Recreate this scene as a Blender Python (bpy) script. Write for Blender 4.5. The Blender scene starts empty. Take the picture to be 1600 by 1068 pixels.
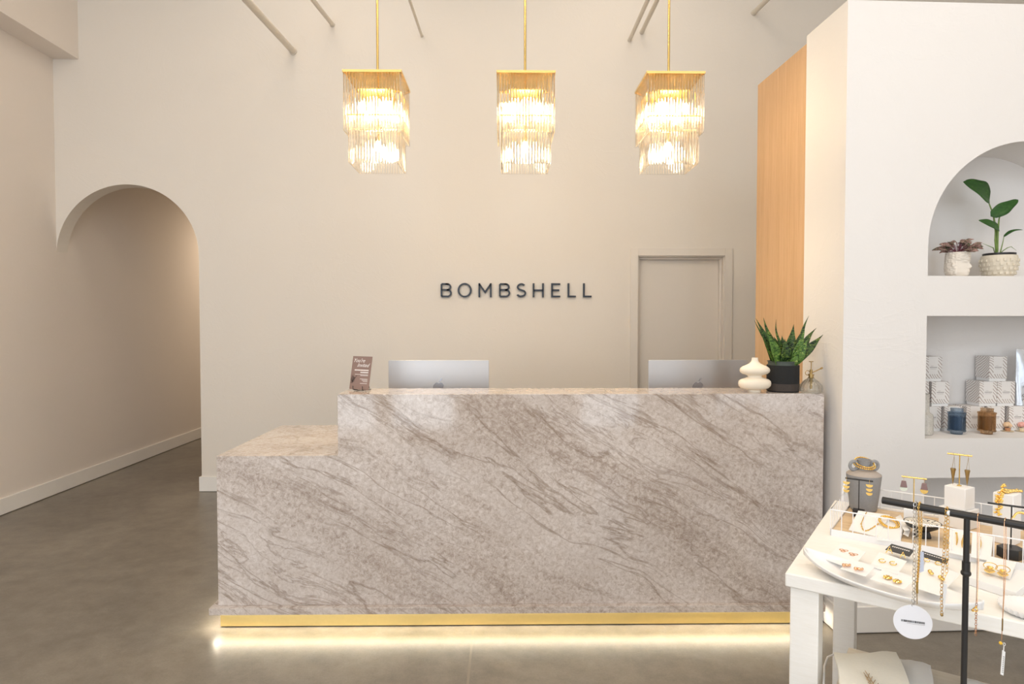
import bpy, bmesh, math, random
from mathutils import Vector, Matrix
random.seed(7)
C = bpy.context.scene.collection
S = bpy.context.scene
PI = math.pi
# ------------------------------------------------------------------ camera
F, TILT, YAW, EYE, CY = 1000.0, .028, .013, 1.47, 528.0
cam = bpy.data.objects.new('camera', bpy.data.cameras.new('camera'))
C.objects.link(cam); S.camera = cam
cam.location = (0, 0, EYE)
cam.rotation_euler = (PI/2 - TILT, 0, -YAW)
cam.data.sensor_width = 36.0; cam.data.lens = 36.0*F/1600
cam.data.shift_y = -(534 - CY)/1600
cam.data.clip_start = .02; cam.data.clip_end = 100
# ------------------------------------------------------------------ world, lights, exposure
S.view_settings.view_transform = 'Standard'
S.view_settings.look = 'None'
S.view_settings.gamma = 1.0
S.view_settings.use_curve_mapping = False
S.view_settings.exposure = 0.30
W = bpy.data.worlds.new('daylight'); S.world = W; W.use_nodes = True
W.node_tree.nodes['Background'].inputs[0].default_value = (.86, .93, 1, 1)
W.node_tree.nodes['Background'].inputs[1].default_value = 1.3

def light(name, kind, loc, energy, color, rot=(0, 0, 0), size=None, size_y=None, radius=None, parent=None):
    l = bpy.data.lights.new(name, kind); l.energy = energy; l.color = color
    if kind == 'AREA':
        l.shape = 'RECTANGLE'; l.size = size; l.size_y = size_y or size
    if radius is not None: l.shadow_soft_size = radius
    o = bpy.data.objects.new(name, l); C.objects.link(o); o.location = loc; o.rotation_euler = rot
    if parent: o.parent = parent
    return o
DAY = (.85, .925, 1.0)
# daylight through the shopfront windows behind the camera
light('daylight_left', 'AREA', (-2.55, -1.66, 1.7), 32, DAY, (PI/2, 0, 0), 1.95, 3.0)
light('daylight_middle', 'AREA', (-.98, -1.66, 1.7), 14, DAY, (PI/2, 0, 0), .72, 3.0)
light('daylight_right', 'AREA', (1.30, -1.66, 1.7), 9, DAY, (PI/2, 0, 0), .70, 3.0)
light('transom_fill', 'AREA', (0, -1.66, 4.0), 30, DAY, (PI/2, 0, 0), 6.4, .9)  # unseen high transom, added to bring in more light
light('daylight_far_right', 'AREA', (3.4, -1.66, 1.9), 8, DAY, (PI/2, 0, 0), 1.6, 3.0)
# unseen warm fill panels, added under the ceiling to even out the light
for i, (x, y) in enumerate([(-2.2, 1.0), (0, 1.0), (2.3, 1.2), (-1.4, 4.4), (1.0, 4.4)]):
    light('ceiling_fill', 'AREA', (x, y, 4.78), 26 if y < 2 else 9, (1, .87, .72), (0, 0, 0), .9, .5)
light('hall_lamp', 'AREA', (-3.0, 8.6, 2.9), 16, (1, .82, .62), (0, 0, 0), .5, .5)

# ------------------------------------------------------------------ placing helpers (pixel of the 1600x1068 frame -> point in the room)
def ray(px, py):
    u = (px-800)/F; v = -(py-CY)/F
    cy, sy, ct, st = math.cos(YAW), math.sin(YAW), math.cos(TILT), math.sin(TILT)
    return Vector((sy*ct, cy*ct, -st)) + u*Vector((cy, -sy, 0)) + v*Vector((sy*st, cy*st, ct))
def atY(px, py, Y): d = ray(px, py); return Vector((0, 0, EYE)) + d*(Y/d.y)
def atz(px, py, z): d = ray(px, py); return Vector((0, 0, EYE)) + d*((z-EYE)/d.z)

# ------------------------------------------------------------------ mesh builder
class MB:
    def __init__(s): s.v = []; s.f = []
    def add(s, vs, fs):
        k = len(s.v); s.v += [tuple(v) for v in vs]; s.f += [tuple(i+k for i in f) for f in fs]; return s
    def box(s, x0, x1, y0, y1, z0, z1, M=None):
        vs = [Vector((x, y, z)) for z in (z0, z1) for y in (y0, y1) for x in (x0, x1)]
        if M: vs = [M @ v for v in vs]
        return s.add(vs, [(0, 2, 3, 1), (4, 5, 7, 6), (0, 1, 5, 4), (2, 6, 7, 3), (0, 4, 6, 2), (1, 3, 7, 5)])
    def hexa(s, a, b):      # a,b: lists of 4 corners (bottom, top), same order, counter-clockwise seen from top
        return s.add(list(a)+list(b), [(3, 2, 1, 0), (4, 5, 6, 7), (0, 1, 5, 4), (1, 2, 6, 5), (2, 3, 7, 6), (3, 0, 4, 7)])
    def slab(s, q, t):      # q: 4 corners, thickness t against the normal
        q = [Vector(p) for p in q]; n = (q[1]-q[0]).cross(q[2]-q[1]).normalized()
        return s.hexa([p-n*t for p in q], q)
    def tube(s, pts, r, n=10, closed=False, caps=True):
        pts = [Vector(p) for p in pts]; m = len(pts); rings = []; prev = None
        for i, p in enumerate(pts):
            a = pts[i-1] if (i > 0 or closed) else p
            b = pts[(i+1) % m] if (i < m-1 or closed) else p
            t = (b-a)
            t = t.normalized() if t.length > 1e-9 else Vector((0, 0, 1))
            if prev is None:
                u = t.cross(Vector((0, 0, 1)))
                if u.length < .05: u = t.cross(Vector((1, 0, 0)))
            else:
                u = prev - t*prev.dot(t)
                if u.length < 1e-6: u = t.cross(Vector((0, 1, 0)))
            u.normalize(); prev = u; w = t.cross(u)
            rr = r[i] if isinstance(r, (list, tuple)) else r
            rings.append([p + u*(rr*math.cos(2*PI*k/n)) + w*(rr*math.sin(2*PI*k/n)) for k in range(n)])
        vs = [v for R in rings for v in R]; fs = []
        for i in range(m if closed else m-1):
            j = (i+1) % m
            for k in range(n):
                l = (k+1) % n; fs.append((i*n+k, i*n+l, j*n+l, j*n+k))
        if caps and not closed:
            fs.append(tuple(range(n-1, -1, -1))); fs.append(tuple((m-1)*n+k for k in range(n)))
        return s.add(vs, fs)
    def cyl(s, a, b, r, r2=None, n=20): return s.tube([a, b], [r, r if r2 is None else r2], n)
    def lathe(s, prof, n=36, c=(0, 0, 0), sy=1.0, ribs=0, rib=0.0):
        vs = []; fs = []; m = len(prof)
        for r, z in prof:
            for k in range(n):
                a = 2*PI*k/n; q = r + (rib*math.cos(ribs*a) if (ribs and r > .005) else 0)
                vs.append((c[0]+q*math.cos(a), c[1]+q*math.sin(a)*sy, c[2]+z))
        for i in range(m-1):
            for k in range(n):
                l = (k+1) % n; fs.append((i*n+k, i*n+l, (i+1)*n+l, (i+1)*n+k))
        if prof[0][0] > 1e-6: fs.append(tuple(range(n-1, -1, -1)))
        if prof[-1][0] > 1e-6: fs.append(tuple((m-1)*n+k for k in range(n)))
        return s.add(vs, fs)
    def ball(s, c, r, n=14, sc=(1, 1, 1)):
        m = n//2+1; c = Vector(c)
        prof = [(math.sin(PI*i/m), -math.cos(PI*i/m)) for i in range(m+1)]
        vs = []; fs = []
        for a, z in prof:
            for k in range(n):
                t = 2*PI*k/n; vs.append(c + Vector((r*sc[0]*a*math.cos(t), r*sc[1]*a*math.sin(t), r*sc[2]*z)))
        for i in range(m):
            for k in range(n):
                l = (k+1) % n; fs.append((i*n+k, i*n+l, (i+1)*n+l, (i+1)*n+k))
        return s.add(vs, fs)
    def ring(s, c, R, r, nrm=(0, 0, 1), n=24, m=8, a0=0, a1=2*PI, sx=1.0):
        N = Vector(nrm).normalized(); u = N.orthogonal().normalized() if abs(N.z) > .9 else Vector((0, 0, 1)).cross(N).normalized()
        w = N.cross(u); c = Vector(c); full = abs(a1-a0-2*PI) < 1e-6
        k = n if full else n+1
        pts = [c + u*(R*sx*math.cos(a0+(a1-a0)*i/n)) + w*(R*math.sin(a0+(a1-a0)*i/n)) for i in range(k)]
        return s.tube(pts, r, m, closed=full)
    def prism(s, poly, t0, t1, axis='y'):   # poly in x,z (axis y) or x,y (axis z)
        if axis == 'y': a = [(x, t0, z) for x, z in poly]; b = [(x, t1, z) for x, z in poly]
        else: a = [(x, y, t0) for x, y in poly]; b = [(x, y, t1) for x, y in poly]
        n = len(poly); fs = [tuple(range(n-1, -1, -1)), tuple(range(n, 2*n))]
        fs += [(i, (i+1) % n, n+(i+1) % n, n+i) for i in range(n)]
        return s.add(a+b, fs)
    def stroke(s, pts, w, d, closed=False):  # flat lettering stroke in x,z, standing d deep along -y
        P = [Vector((p[0], p[1])) for p in pts]; n = len(P); L = []; R = []
        for i in range(n):
            a = P[i-1] if (i > 0 or closed) else None; b = P[(i+1) % n] if (i < n-1 or closed) else None
            d1 = (P[i]-a).normalized() if a is not None else None; d2 = (b-P[i]).normalized() if b is not None else None
            if d1 is None: d1 = d2
            if d2 is None: d2 = d1
            n1 = Vector((-d1.y, d1.x)); n2 = Vector((-d2.y, d2.x)); mm = (n1+n2)
            mm = mm.normalized() if mm.length > 1e-6 else n1
            k = w/2/max(.35, mm.dot(n1)); L.append(P[i]+mm*k); R.append(P[i]-mm*k)
        vs = []
        for i in range(n):
            for q in (L[i], R[i]):
                vs += [(q.x, 0, q.y), (q.x, -d, q.y)]
        fs = []
        for i in range(n if closed else n-1):
            j = (i+1) % n; a, b = 4*i, 4*j
            fs += [(a+1, a+3, b+3, b+1), (a, b, b+2, a+2), (a, a+1, b+1, b), (a+2, b+2, b+3, a+3)]
        if not closed: fs += [(0, 2, 3, 1), (4*n-4, 4*n-3, 4*n-1, 4*n-2)]
        return s.add(vs, fs)
    def mesh(s, name, mat, smooth=35, fix=True):
        me = bpy.data.meshes.new(name); me.from_pydata(s.v, [], s.f)
        if fix:
            bm = bmesh.new(); bm.from_mesh(me)
            bmesh.ops.remove_doubles(bm, verts=bm.verts, dist=1e-6)
            bmesh.ops.recalc_face_normals(bm, faces=bm.faces); bm.to_mesh(me); bm.free()
        if smooth:
            me.polygons.foreach_set('use_smooth', [True]*len(me.polygons))
            me.set_sharp_from_angle(angle=math.radians(smooth))
        me.materials.append(mat); me.update(); return me
def obj(name, mb, mat, parent=None, loc=None, rot=None, bevel=0, smooth=35, solid=0):
    me = mb if isinstance(mb, bpy.types.Mesh) else mb.mesh(name, mat, smooth)
    o = bpy.data.objects.new(name, me); C.objects.link(o)
    if loc is not None: o.location = loc
    if rot is not None: o.rotation_euler = rot if hasattr(rot, '__len__') else (0, 0, rot)
    if parent is not None: o.parent = parent
    if solid:
        m = o.modifiers.new('solid', 'SOLIDIFY'); m.thickness = solid; m.offset = 0
    if bevel:
        m = o.modifiers.new('bevel', 'BEVEL'); m.width = bevel; m.segments = 2; m.limit_method = 'ANGLE'; m.angle_limit = math.radians(40)
    return o
def tag(o, label, cat, group=None):
    o['label'] = label; o['category'] = cat
    if group: o['group'] = group
    return o
def thing(name, label, cat, loc=(0, 0, 0), rot=0, group=None):
    o = bpy.data.objects.new(name, None); C.objects.link(o); o.empty_display_size = .02
    o.location = loc; o.rotation_euler = rot if hasattr(rot, '__len__') else (0, 0, rot)
    return tag(o, label, cat, group)
def struct(name, mb, mat, **k):
    o = obj(name, mb, mat, **k); o['kind'] = 'structure'; return o
def copy_tree(o, parent=None):
    c = o.copy(); C.objects.link(c)
    if parent is not None: c.parent = parent
    for ch in [x for x in C.objects if x.parent == o]: copy_tree(ch, c)
    return c

# ------------------------------------------------------------------ materials
def new(name):
    m = bpy.data.materials.new(name); m.use_nodes = True; nt = m.node_tree
    return m, nt, nt.nodes['Principled BSDF']
def N(nt, t, **k):
    n = nt.nodes.new(t)
    for a, b in k.items():
        if a in n.inputs.keys() if hasattr(n.inputs, 'keys') else False: n.inputs[a].default_value = b
        else: setattr(n, a, b)
    return n
def ramp(nt, stops, src):
    r = nt.nodes.new('ShaderNodeValToRGB'); e = r.color_ramp.elements
    while len(e) < len(stops): e.new(.5)
    for i, (p, c) in enumerate(stops):
        e[i].position = p; e[i].color = (*c, 1) if len(c) == 3 else c
    nt.links.new(src, r.inputs[0]); return r.outputs[0]
def noise(nt, vec, scale, detail=6, rough=.6, dist=0):
    n = nt.nodes.new('ShaderNodeTexNoise'); n.inputs['Scale'].default_value = scale; n.inputs['Detail'].default_value = detail
    n.inputs['Roughness'].default_value = rough; n.inputs['Distortion'].default_value = dist
    if vec is not None: nt.links.new(vec, n.inputs['Vector'])
    return n
def mathn(nt, op, a, b=None, clamp=False):
    n = nt.nodes.new('ShaderNodeMath'); n.operation = op; n.use_clamp = clamp
    for i, x in enumerate((a, b)):
        if x is None: continue
        if isinstance(x, (int, float)): n.inputs[i].default_value = x
        else: nt.links.new(x, n.inputs[i])
    return n.outputs[0]
def mixc(nt, fac, a, b, mode='MIX'):
    n = nt.nodes.new('ShaderNodeMix'); n.data_type = 'RGBA'; n.blend_type = mode
    for i, x in ((0, fac), (6, a), (7, b)):
        if isinstance(x, (int, float)): n.inputs[i].default_value = x
        elif isinstance(x, tuple): n.inputs[i].default_value = (*x, 1)
        else: nt.links.new(x, n.inputs[i])
    return n.outputs[2]
def mapping(nt, kind='Object', rot=(0, 0, 0), sc=(1, 1, 1)):
    t = nt.nodes.new('ShaderNodeTexCoord'); m = nt.nodes.new('ShaderNodeMapping')
    m.inputs['Rotation'].default_value = rot; m.inputs['Scale'].default_value = sc
    nt.links.new(t.outputs[kind], m.inputs[0]); return m.outputs[0]
def bump(nt, b, h, s=.1, d=.01):
    n = nt.nodes.new('ShaderNodeBump'); n.inputs['Strength'].default_value = s; n.inputs['Distance'].default_value = d
    nt.links.new(h, n.inputs['Height']); nt.links.new(n.outputs[0], b.inputs['Normal'])
def plain(name, col, rough=.5, metal=0, var=.06, scale=40, coat=0, spec=.5, b=0):
    m, nt, p = new(name); v = mapping(nt)
    n = noise(nt, v, scale, 3)
    nt.links.new(mixc(nt, n.outputs[0], tuple(c*(1-var) for c in col), tuple(min(1, c*(1+var)) for c in col)), p.inputs['Base Color'])
    p.inputs['Roughness'].default_value = rough; p.inputs['Metallic'].default_value = metal
    p.inputs['Coat Weight'].default_value = coat; p.inputs['Specular IOR Level'].default_value = spec
    if b: bump(nt, p, n.outputs[0], b, .002)
    return m
def plaster(name, col, amt=.25):
    m, nt, p = new(name); v = mapping(nt)
    n1 = noise(nt, v, 1.6, 5, .6, 1.5); n2 = noise(nt, v, 7, 8, .65, 2.5); n3 = noise(nt, v, 260, 2)
    r = ramp(nt, [(.49, (0, 0, 0)), (.5, (1, 1, 1)), (.53, (0, 0, 0))], n1.outputs[0])
    h = mathn(nt, 'ADD', mathn(nt, 'MULTIPLY', r, mathn(nt, 'MULTIPLY', n2.outputs[0], .8)), mathn(nt, 'MULTIPLY', n2.outputs[0], 1.0))
    h = mathn(nt, 'ADD', h, mathn(nt, 'MULTIPLY', n3.outputs[0], .1))
    bump(nt, p, h, amt, .006)
    nt.links.new(mixc(nt, n1.outputs[0], tuple(c*.985 for c in col), tuple(min(1, c*1.015) for c in col)), p.inputs['Base Color'])
    p.inputs['Roughness'].default_value = .75; p.inputs['Specular IOR Level'].default_value = .3
    return m
WALL = plaster('wall_paint', (.77, .712, .64), .12)
WALLL = plaster('wall_paint_side', (.78, .71, .645), .08)
NICHE = plaster('trowelled_plaster', (.80, .77, .745), .15)
TRIMM = plain('trim_paint', (.84, .81, .77), .45, var=.01)
DOORM = plain('door_paint', (.76, .70, .63), .5, var=.01)
CEIL = plain('ceiling_paint', (.72, .68, .62), .8)
def concrete():
    m, nt, p = new('polished_concrete'); v = mapping(nt)
    a = noise(nt, v, 1.1, 8, .6, .8); b = noise(nt, v, 9, 8, .7); c = noise(nt, v, 110, 4, .8)
    f = mathn(nt, 'ADD', mathn(nt, 'MULTIPLY', a.outputs[0], .55), mathn(nt, 'MULTIPLY', b.outputs[0], .45))
    col = ramp(nt, [(.34, (.125, .108, .086)), (.5, (.19, .166, .134)), (.66, (.26, .23, .185))], f)
    nt.links.new(mixc(nt, c.outputs[0], mixc(nt, 1.0, col, (.70, .70, .70), 'MULTIPLY'), mixc(nt, 1.0, col, (1.30, 1.30, 1.32), 'MULTIPLY')), p.inputs['Base Color'])
    p.inputs['Roughness'].default_value = .31
    p.inputs['Specular IOR Level'].default_value = .5
    return m
FLOOR = concrete()
def quartzite():
    m, nt, p = new('taupe_quartzite')
    v0 = mapping(nt)
    w = noise(nt, v0, .95, 3, .5)          # slow warp that bends the veins
    wv = nt.nodes.new('ShaderNodeVectorMath'); wv.operation = 'MULTIPLY_ADD'
    nt.links.new(w.outputs['Color'], wv.inputs[0]); wv.inputs[1].default_value = (.34, .34, .34); nt.links.new(v0, wv.inputs[2])
    mp = nt.nodes.new('ShaderNodeMapping'); mp.inputs['Scale'].default_value = (.42, 1.6, 3.0)
    m0 = nt.nodes.new('ShaderNodeMapping'); m0.inputs['Rotation'].default_value = (0, math.radians(-30), 0)
    nt.links.new(wv.outputs[0], m0.inputs[0]); nt.links.new(m0.outputs[0], mp.inputs[0]); vv = mp.outputs[0]
    a = noise(nt, vv, 1.5, 10, .66, .3)
    b = noise(nt, vv, 2.3, 7, .55, .35)
    b2 = noise(nt, vv, 4.6, 9, .62, .6)
    g = noise(nt, v0, 48, 12, .82, .6)
    big = noise(nt, v0, 1.5, 3, .5)
    base = ramp(nt, [(.38, (.31, .24, .195)), (.46, (.48, .405, .35)), (.53, (.61, .54, .49)), (.62, (.75, .695, .655))], mathn(nt, 'ADD', mathn(nt, 'MULTIPLY', a.outputs[0], .34), mathn(nt, 'MULTIPLY', g.outputs[0], .66)))
    def vein(src, w0, w1, lo, hi, amt, col, under, ms):
        d = mathn(nt, 'ABSOLUTE', mathn(nt, 'SUBTRACT', src, .5))
        v1 = ramp(nt, [(0, (1, 1, 1)), (w0, (.55, .55, .55)), (w1, (0, 0, 0))], d)
        msk = ramp(nt, [(lo, (0, 0, 0)), (hi, (1, 1, 1))], noise(nt, vv, ms, 4, .6).outputs[0])
        brk = ramp(nt, [(.35, (.25, .25, .25)), (.6, (1, 1, 1))], g.outputs[0])
        return mixc(nt, mathn(nt, 'MULTIPLY', mathn(nt, 'MULTIPLY', v1, msk), mathn(nt, 'MULTIPLY', brk, amt)), under, col)
    band = ramp(nt, [(.50, (0, 0, 0)), (.62, (1, 1, 1))], mathn(nt, 'ADD', mathn(nt, 'MULTIPLY', a.outputs[0], .70), mathn(nt, 'MULTIPLY', g.outputs[0], .3)))
    c1 = mixc(nt, mathn(nt, 'MULTIPLY', band, .20), base, (.31, .235, .18))
    c1 = vein(b.outputs[0], .007, .022, .42, .50, .9, (.19, .125, .075), c1, 1.3)
    c1 = vein(b2.outputs[0], .009, .03, .43, .53, .85, (.22, .15, .105), c1, .9)
    vo = nt.nodes.new('ShaderNodeTexVoronoi'); vo.feature = 'DISTANCE_TO_EDGE'; vo.inputs['Scale'].default_value = 15
    w2 = noise(nt, v0, 9, 6, .7)
    wz = nt.nodes.new('ShaderNodeVectorMath'); wz.operation = 'MULTIPLY_ADD'
    nt.links.new(w2.outputs['Color'], wz.inputs[0]); wz.inputs[1].default_value = (.3, .3, .3); nt.links.new(v0, wz.inputs[2])
    nt.links.new(wz.outputs[0], vo.inputs['Vector'])
    th = ramp(nt, [(0, (1, 1, 1)), (.02, (.35, .35, .35)), (.06, (0, 0, 0))], vo.outputs['Distance'])
    k2 = mathn(nt, 'MULTIPLY', th, mathn(nt, 'MULTIPLY', g.outputs[0], .55))
    c2 = mixc(nt, k2, c1, (.80, .745, .70))
    cloud = ramp(nt, [(.4, (.93, .91, .90)), (.62, (1.09, 1.09, 1.1))], big.outputs[0])
    nt.links.new(mixc(nt, 1.0, c2, cloud, 'MULTIPLY'), p.inputs['Base Color'])
    p.inputs['Roughness'].default_value = .07; p.inputs['Specular IOR Level'].default_value = .55
    return m
STONE = quartzite()
def wood(name, c0, c1, sc=(1, 1, 1), rough=.5, rot=(0, 0, 0), dens=9):
    m, nt, p = new(name); v = mapping(nt, 'Object', rot, sc)
    a = noise(nt, v, dens, 8, .65, .6); b = noise(nt, v, dens*6, 5, .7)
    f = mathn(nt, 'ADD', mathn(nt, 'MULTIPLY', a.outputs[0], .6), mathn(nt, 'MULTIPLY', b.outputs[0], .4))
    nt.links.new(ramp(nt, [(.33, c0), (.66, c1)], f), p.inputs['Base Color'])
    p.inputs['Roughness'].default_value = rough; bump(nt, p, f, .05, .002); return m
OAK = wood('oak_veneer', (.50, .305, .155), (.64, .42, .235), (6, 6, .22), .5)
TRAYWOOD = wood('acacia_board', (.55, .36, .19), (.80, .62, .40), (1.1, 9, 9), .45)
WHITEWOOD = wood('whitewashed_wood', (.85, .82, .765), (.92, .90, .865), (1.2, 16, 16), .5)
WHITEWOOD2 = wood('whitewashed_shelf_wood', (.74, .66, .54), (.86, .80, .70), (1.2, 16, 16), .5)
def gold(name, c, rough=.25, b=0):
    return plain(name, c, rough, 1.0, .04, 60, b=b)
GOLD = gold('brass', (.83, .58, .20), .22); BRUSH = gold('brushed_gold', (.86, .68, .30), .38)
JGOLD = gold('jewellery_gold', (.95, .66, .22), .2); ROSE = gold('rose_gold', (.86, .50, .30), .25)
SILVER = gold('silver', (.80, .80, .80), .2); ANTIQUE = gold('antique_brass', (.40, .27, .11), .4)
ALU = plain('anodised_aluminium', (.50, .49, .49), .42, .85, .01)
ALUB = plain('grey_emblem', (.42, .44, .49), .25, .8, .01)
BLACK = plain('black_powder_coat', (.018, .017, .017), .42)
MBLACK = plain('matt_black_felt', (.014, .014, .014), .9, var=.3, scale=200, b=.3)
BROWNB = plain('dark_brown_band', (.045, .034, .028), .8, var=.25, scale=150)
POTGREEN = plain('grey_green_nursery_pot', (.06, .075, .06), .5)
SOIL = plain('potting_soil', (.05, .032, .02), .95, var=.6, scale=120, b=.8)
NAVY = plain('navy_lacquer', (.012, .022, .042), .4)
WHITE = plain('white_card', (.86, .85, .84), .7, var=.01)
WBLOCK = plain('white_marble_block', (.87, .86, .85), .55, var=.02, scale=20, b=.15)
WMETAL = plain('white_wire', (.86, .85, .85), .4, var=.01)
CERAM = plain('cream_ceramic', (.84, .74, .60), .55, var=.02, b=.05)
BUST = plain('cast_plaster', (.80, .73, .64), .65, var=.04, scale=30)
KNOB = plain('sandy_cement', (.72, .65, .53), .7, var=.06, scale=60)
VGREY = plain('grey_stoneware', (.29, .29, .295), .8, var=.12, scale=140, b=.2)
VTAUPE = plain('taupe_stoneware', (.42, .36, .31), .8, var=.08, scale=120, b=.2)
CARDB = plain('black_card', (.05, .05, .05), .6)
MAUVE = plain('mauve_card', (.27, .175, .145), .7, var=.03)
DKBROWN = plain('dark_brown_ink', (.05, .03, .025), .7)
PAPERINK = plain('pale_ink', (.85, .80, .77), .7)
INKG = plain('grey_ink', (.35, .32, .31), .7); INKK = plain('black_ink', (.02, .02, .02), .6)
LINEN = plain('cream_linen', (.90, .86, .76), .9, var=.03, scale=150, b=.3)
LINEN2 = plain('white_cotton', (.84, .83, .82), .9, var=.03, scale=150, b=.3)
YELLOWP = plain('pale_yellow_print', (.80, .68, .36), .9)
PURPLE = plain('mauve_stone_bead', (.24, .15, .145), .5, var=.2, scale=200)
MINT = plain('pale_mint_resin', (.68, .72, .62), .3)
TAGB = plain('pale_blue_tag', (.62, .67, .80), .6)
PEACH = plain('peach_petal', (.83, .58, .36), .6); PINK = plain('pink_petal', (.82, .42, .36), .6)
TERRA = plain('terracotta', (.55, .27, .14), .6); CREAMY = plain('cream_dish', (.80, .68, .48), .5)
FOIL = plain('silver_foil', (.70, .74, .80), .25, .7, .05, 30, b=.6)
SCREEN = plain('dark_screen', (.01, .01, .012), .1)
def emis(name, c, s):
    m, nt, p = new(name); p.inputs['Base Color'].default_value = (*c, 1)
    p.inputs['Emission Color'].default_value = (*c, 1); p.inputs['Emission Strength'].default_value = s; return m
BULB = emis('lit_bulb', (1, .84, .58), 8); LED = emis('led_tape', (1, .96, .86), 22)
def glass(name, col=(1, 1, 1), mix=.5, rough=.0, ior=1.45):
    m, nt, p = new(name); nt.nodes.remove(p)
    g = nt.nodes.new('ShaderNodeBsdfGlass'); g.inputs['Color'].default_value = (*col, 1); g.inputs['Roughness'].default_value = rough; g.inputs['IOR'].default_value = ior
    t = nt.nodes.new('ShaderNodeBsdfTransparent'); t.inputs[0].default_value = (*col, 1)
    x = nt.nodes.new('ShaderNodeMixShader'); x.inputs[0].default_value = mix
    nt.links.new(t.outputs[0], x.inputs[1]); nt.links.new(g.outputs[0], x.inputs[2])
    nt.links.new(x.outputs[0], nt.nodes['Material Output'].inputs[0]); return m
RODG = glass('glass_rod', (1, .975, .93), .82, .0)  # slight amber tint stands in for the reflection of the gold frames
CLEAR = glass('clear_glass', (.97, .98, .98), .6)
AMBER = glass('amber_glass', (.86, .74, .60), .6, .08); BLUEG = glass('blue_glass', (.66, .73, .80), .6, .08)
SPECK = plain('speckled_glass', (.56, .53, .48), .2, 0, .35, 160)
def leafmat(name, dark, lite, edge, scale):
    m, nt, p = new(name); v = mapping(nt, 'Object', sc=(1, 1, 2.2))
    a = noise(nt, v, scale, 3, .6, 1.5)
    nt.links.new(ramp(nt, [(.44, dark), (.50, lite), (.57, dark), (.66, edge)], a.outputs[0]), p.inputs['Base Color'])
    p.inputs['Roughness'].default_value = .42; p.inputs['Specular IOR Level'].default_value = .3; return m
SNAKE = leafmat('banded_snake_leaf', (.006, .016, .005), (.075, .155, .028), (.20, .27, .05), 34)
SNAKE2 = leafmat('light_banded_snake_leaf', (.03, .075, .014), (.15, .29, .05), (.28, .38, .08), 34)
GREEN = leafmat('glossy_green_leaf', (.02, .075, .012), (.03, .10, .016), (.05, .14, .02), 14)
STEM = plain('green_stem', (.16, .25, .05), .45, var=.2)
TRICO = leafmat('pink_green_leaf', (.07, .10, .045), (.60, .33, .32), (.33, .11, .16), 45)
def wave_box():
    m, nt, p = new('wave_printed_card'); tc = nt.nodes.new('ShaderNodeTexCoord')
    sx = nt.nodes.new('ShaderNodeSeparateXYZ'); nt.links.new(tc.outputs['Object'], sx.inputs[0])
    w = nt.nodes.new('ShaderNodeTexWave'); w.wave_type = 'BANDS'; w.bands_direction = 'DIAGONAL'
    w.inputs['Scale'].default_value = 40; w.inputs['Distortion'].default_value = 11; w.inputs['Detail'].default_value = 1; w.inputs['Detail Scale'].default_value = .35
    nt.links.new(tc.outputs['Object'], w.inputs['Vector'])
    line = ramp(nt, [(.0, (1, 1, 1)), (.10, (.9, .9, .9)), (.22, (0, 0, 0))], w.outputs['Fac'])
    # blank window on the front face only: |x|<.026, .035<z<.10
    inx = mathn(nt, 'LESS_THAN', mathn(nt, 'ABSOLUTE', sx.outputs[0]), .024)
    inz = mathn(nt, 'GREATER_THAN', sx.outputs[2], .036); fr = mathn(nt, 'LESS_THAN', sx.outputs[1], -.044)
    k = mathn(nt, 'MULTIPLY', mathn(nt, 'MULTIPLY', inx, inz), fr)
    f = mathn(nt, 'MULTIPLY', line, mathn(nt, 'SUBTRACT', 1.0, k))
    nt.links.new(mixc(nt, f, (.80, .77, .745), (.33, .24, .20)), p.inputs['Base Color']); p.inputs['Roughness'].default_value = .6
    return m
WAVE = wave_box()
def bowlpat():
    m, nt, p = new('line_patterned_glaze'); v = mapping(nt)
    w = nt.nodes.new('ShaderNodeTexWave'); w.wave_type = 'BANDS'; w.inputs['Scale'].default_value = 24; w.inputs['Distortion'].default_value = 14; w.inputs['Detail'].default_value = 0
    nt.links.new(v, w.inputs['Vector'])
    nt.links.new(ramp(nt, [(0, (.03, .03, .03)), (.1, (.03, .03, .03)), (.2, (.80, .74, .64))], w.outputs['Fac']), p.inputs['Base Color']); p.inputs['Roughness'].default_value = .4
    return m
BOWLP = bowlpat()

# ------------------------------------------------------------------ the room
LX, BY, CZ, FY, RX = -3.794, 5.50, 4.85, -1.70, 4.6
struct('floor', MB().box(-4.2, 5, -2.2, 9.8, -.1, 0), FLOOR, smooth=0)
struct('trim_1', MB().box(-.151, -.141, -1.6, 5.4, .0, .0008), plain('joint_filler', (.23, .195, .15), .35), smooth=0)
struct('ceiling', MB().box(-4.2, 5, -2.0, 9.8, CZ, CZ+.1), CEIL, smooth=0)
struct('wall_left', MB().box(LX-.15, LX, -2.0, 9.8, 0, CZ), WALLL, smooth=0)
struct('trim_2', MB().box(LX, LX+.215, FY, BY, 3.665, CZ), WALLL, smooth=0)       # boxed bulkhead over the left wall
struct('wall_right', MB().box(RX, RX+.15, -2.0, 5.7, 0, CZ), WALL, smooth=0)
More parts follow.
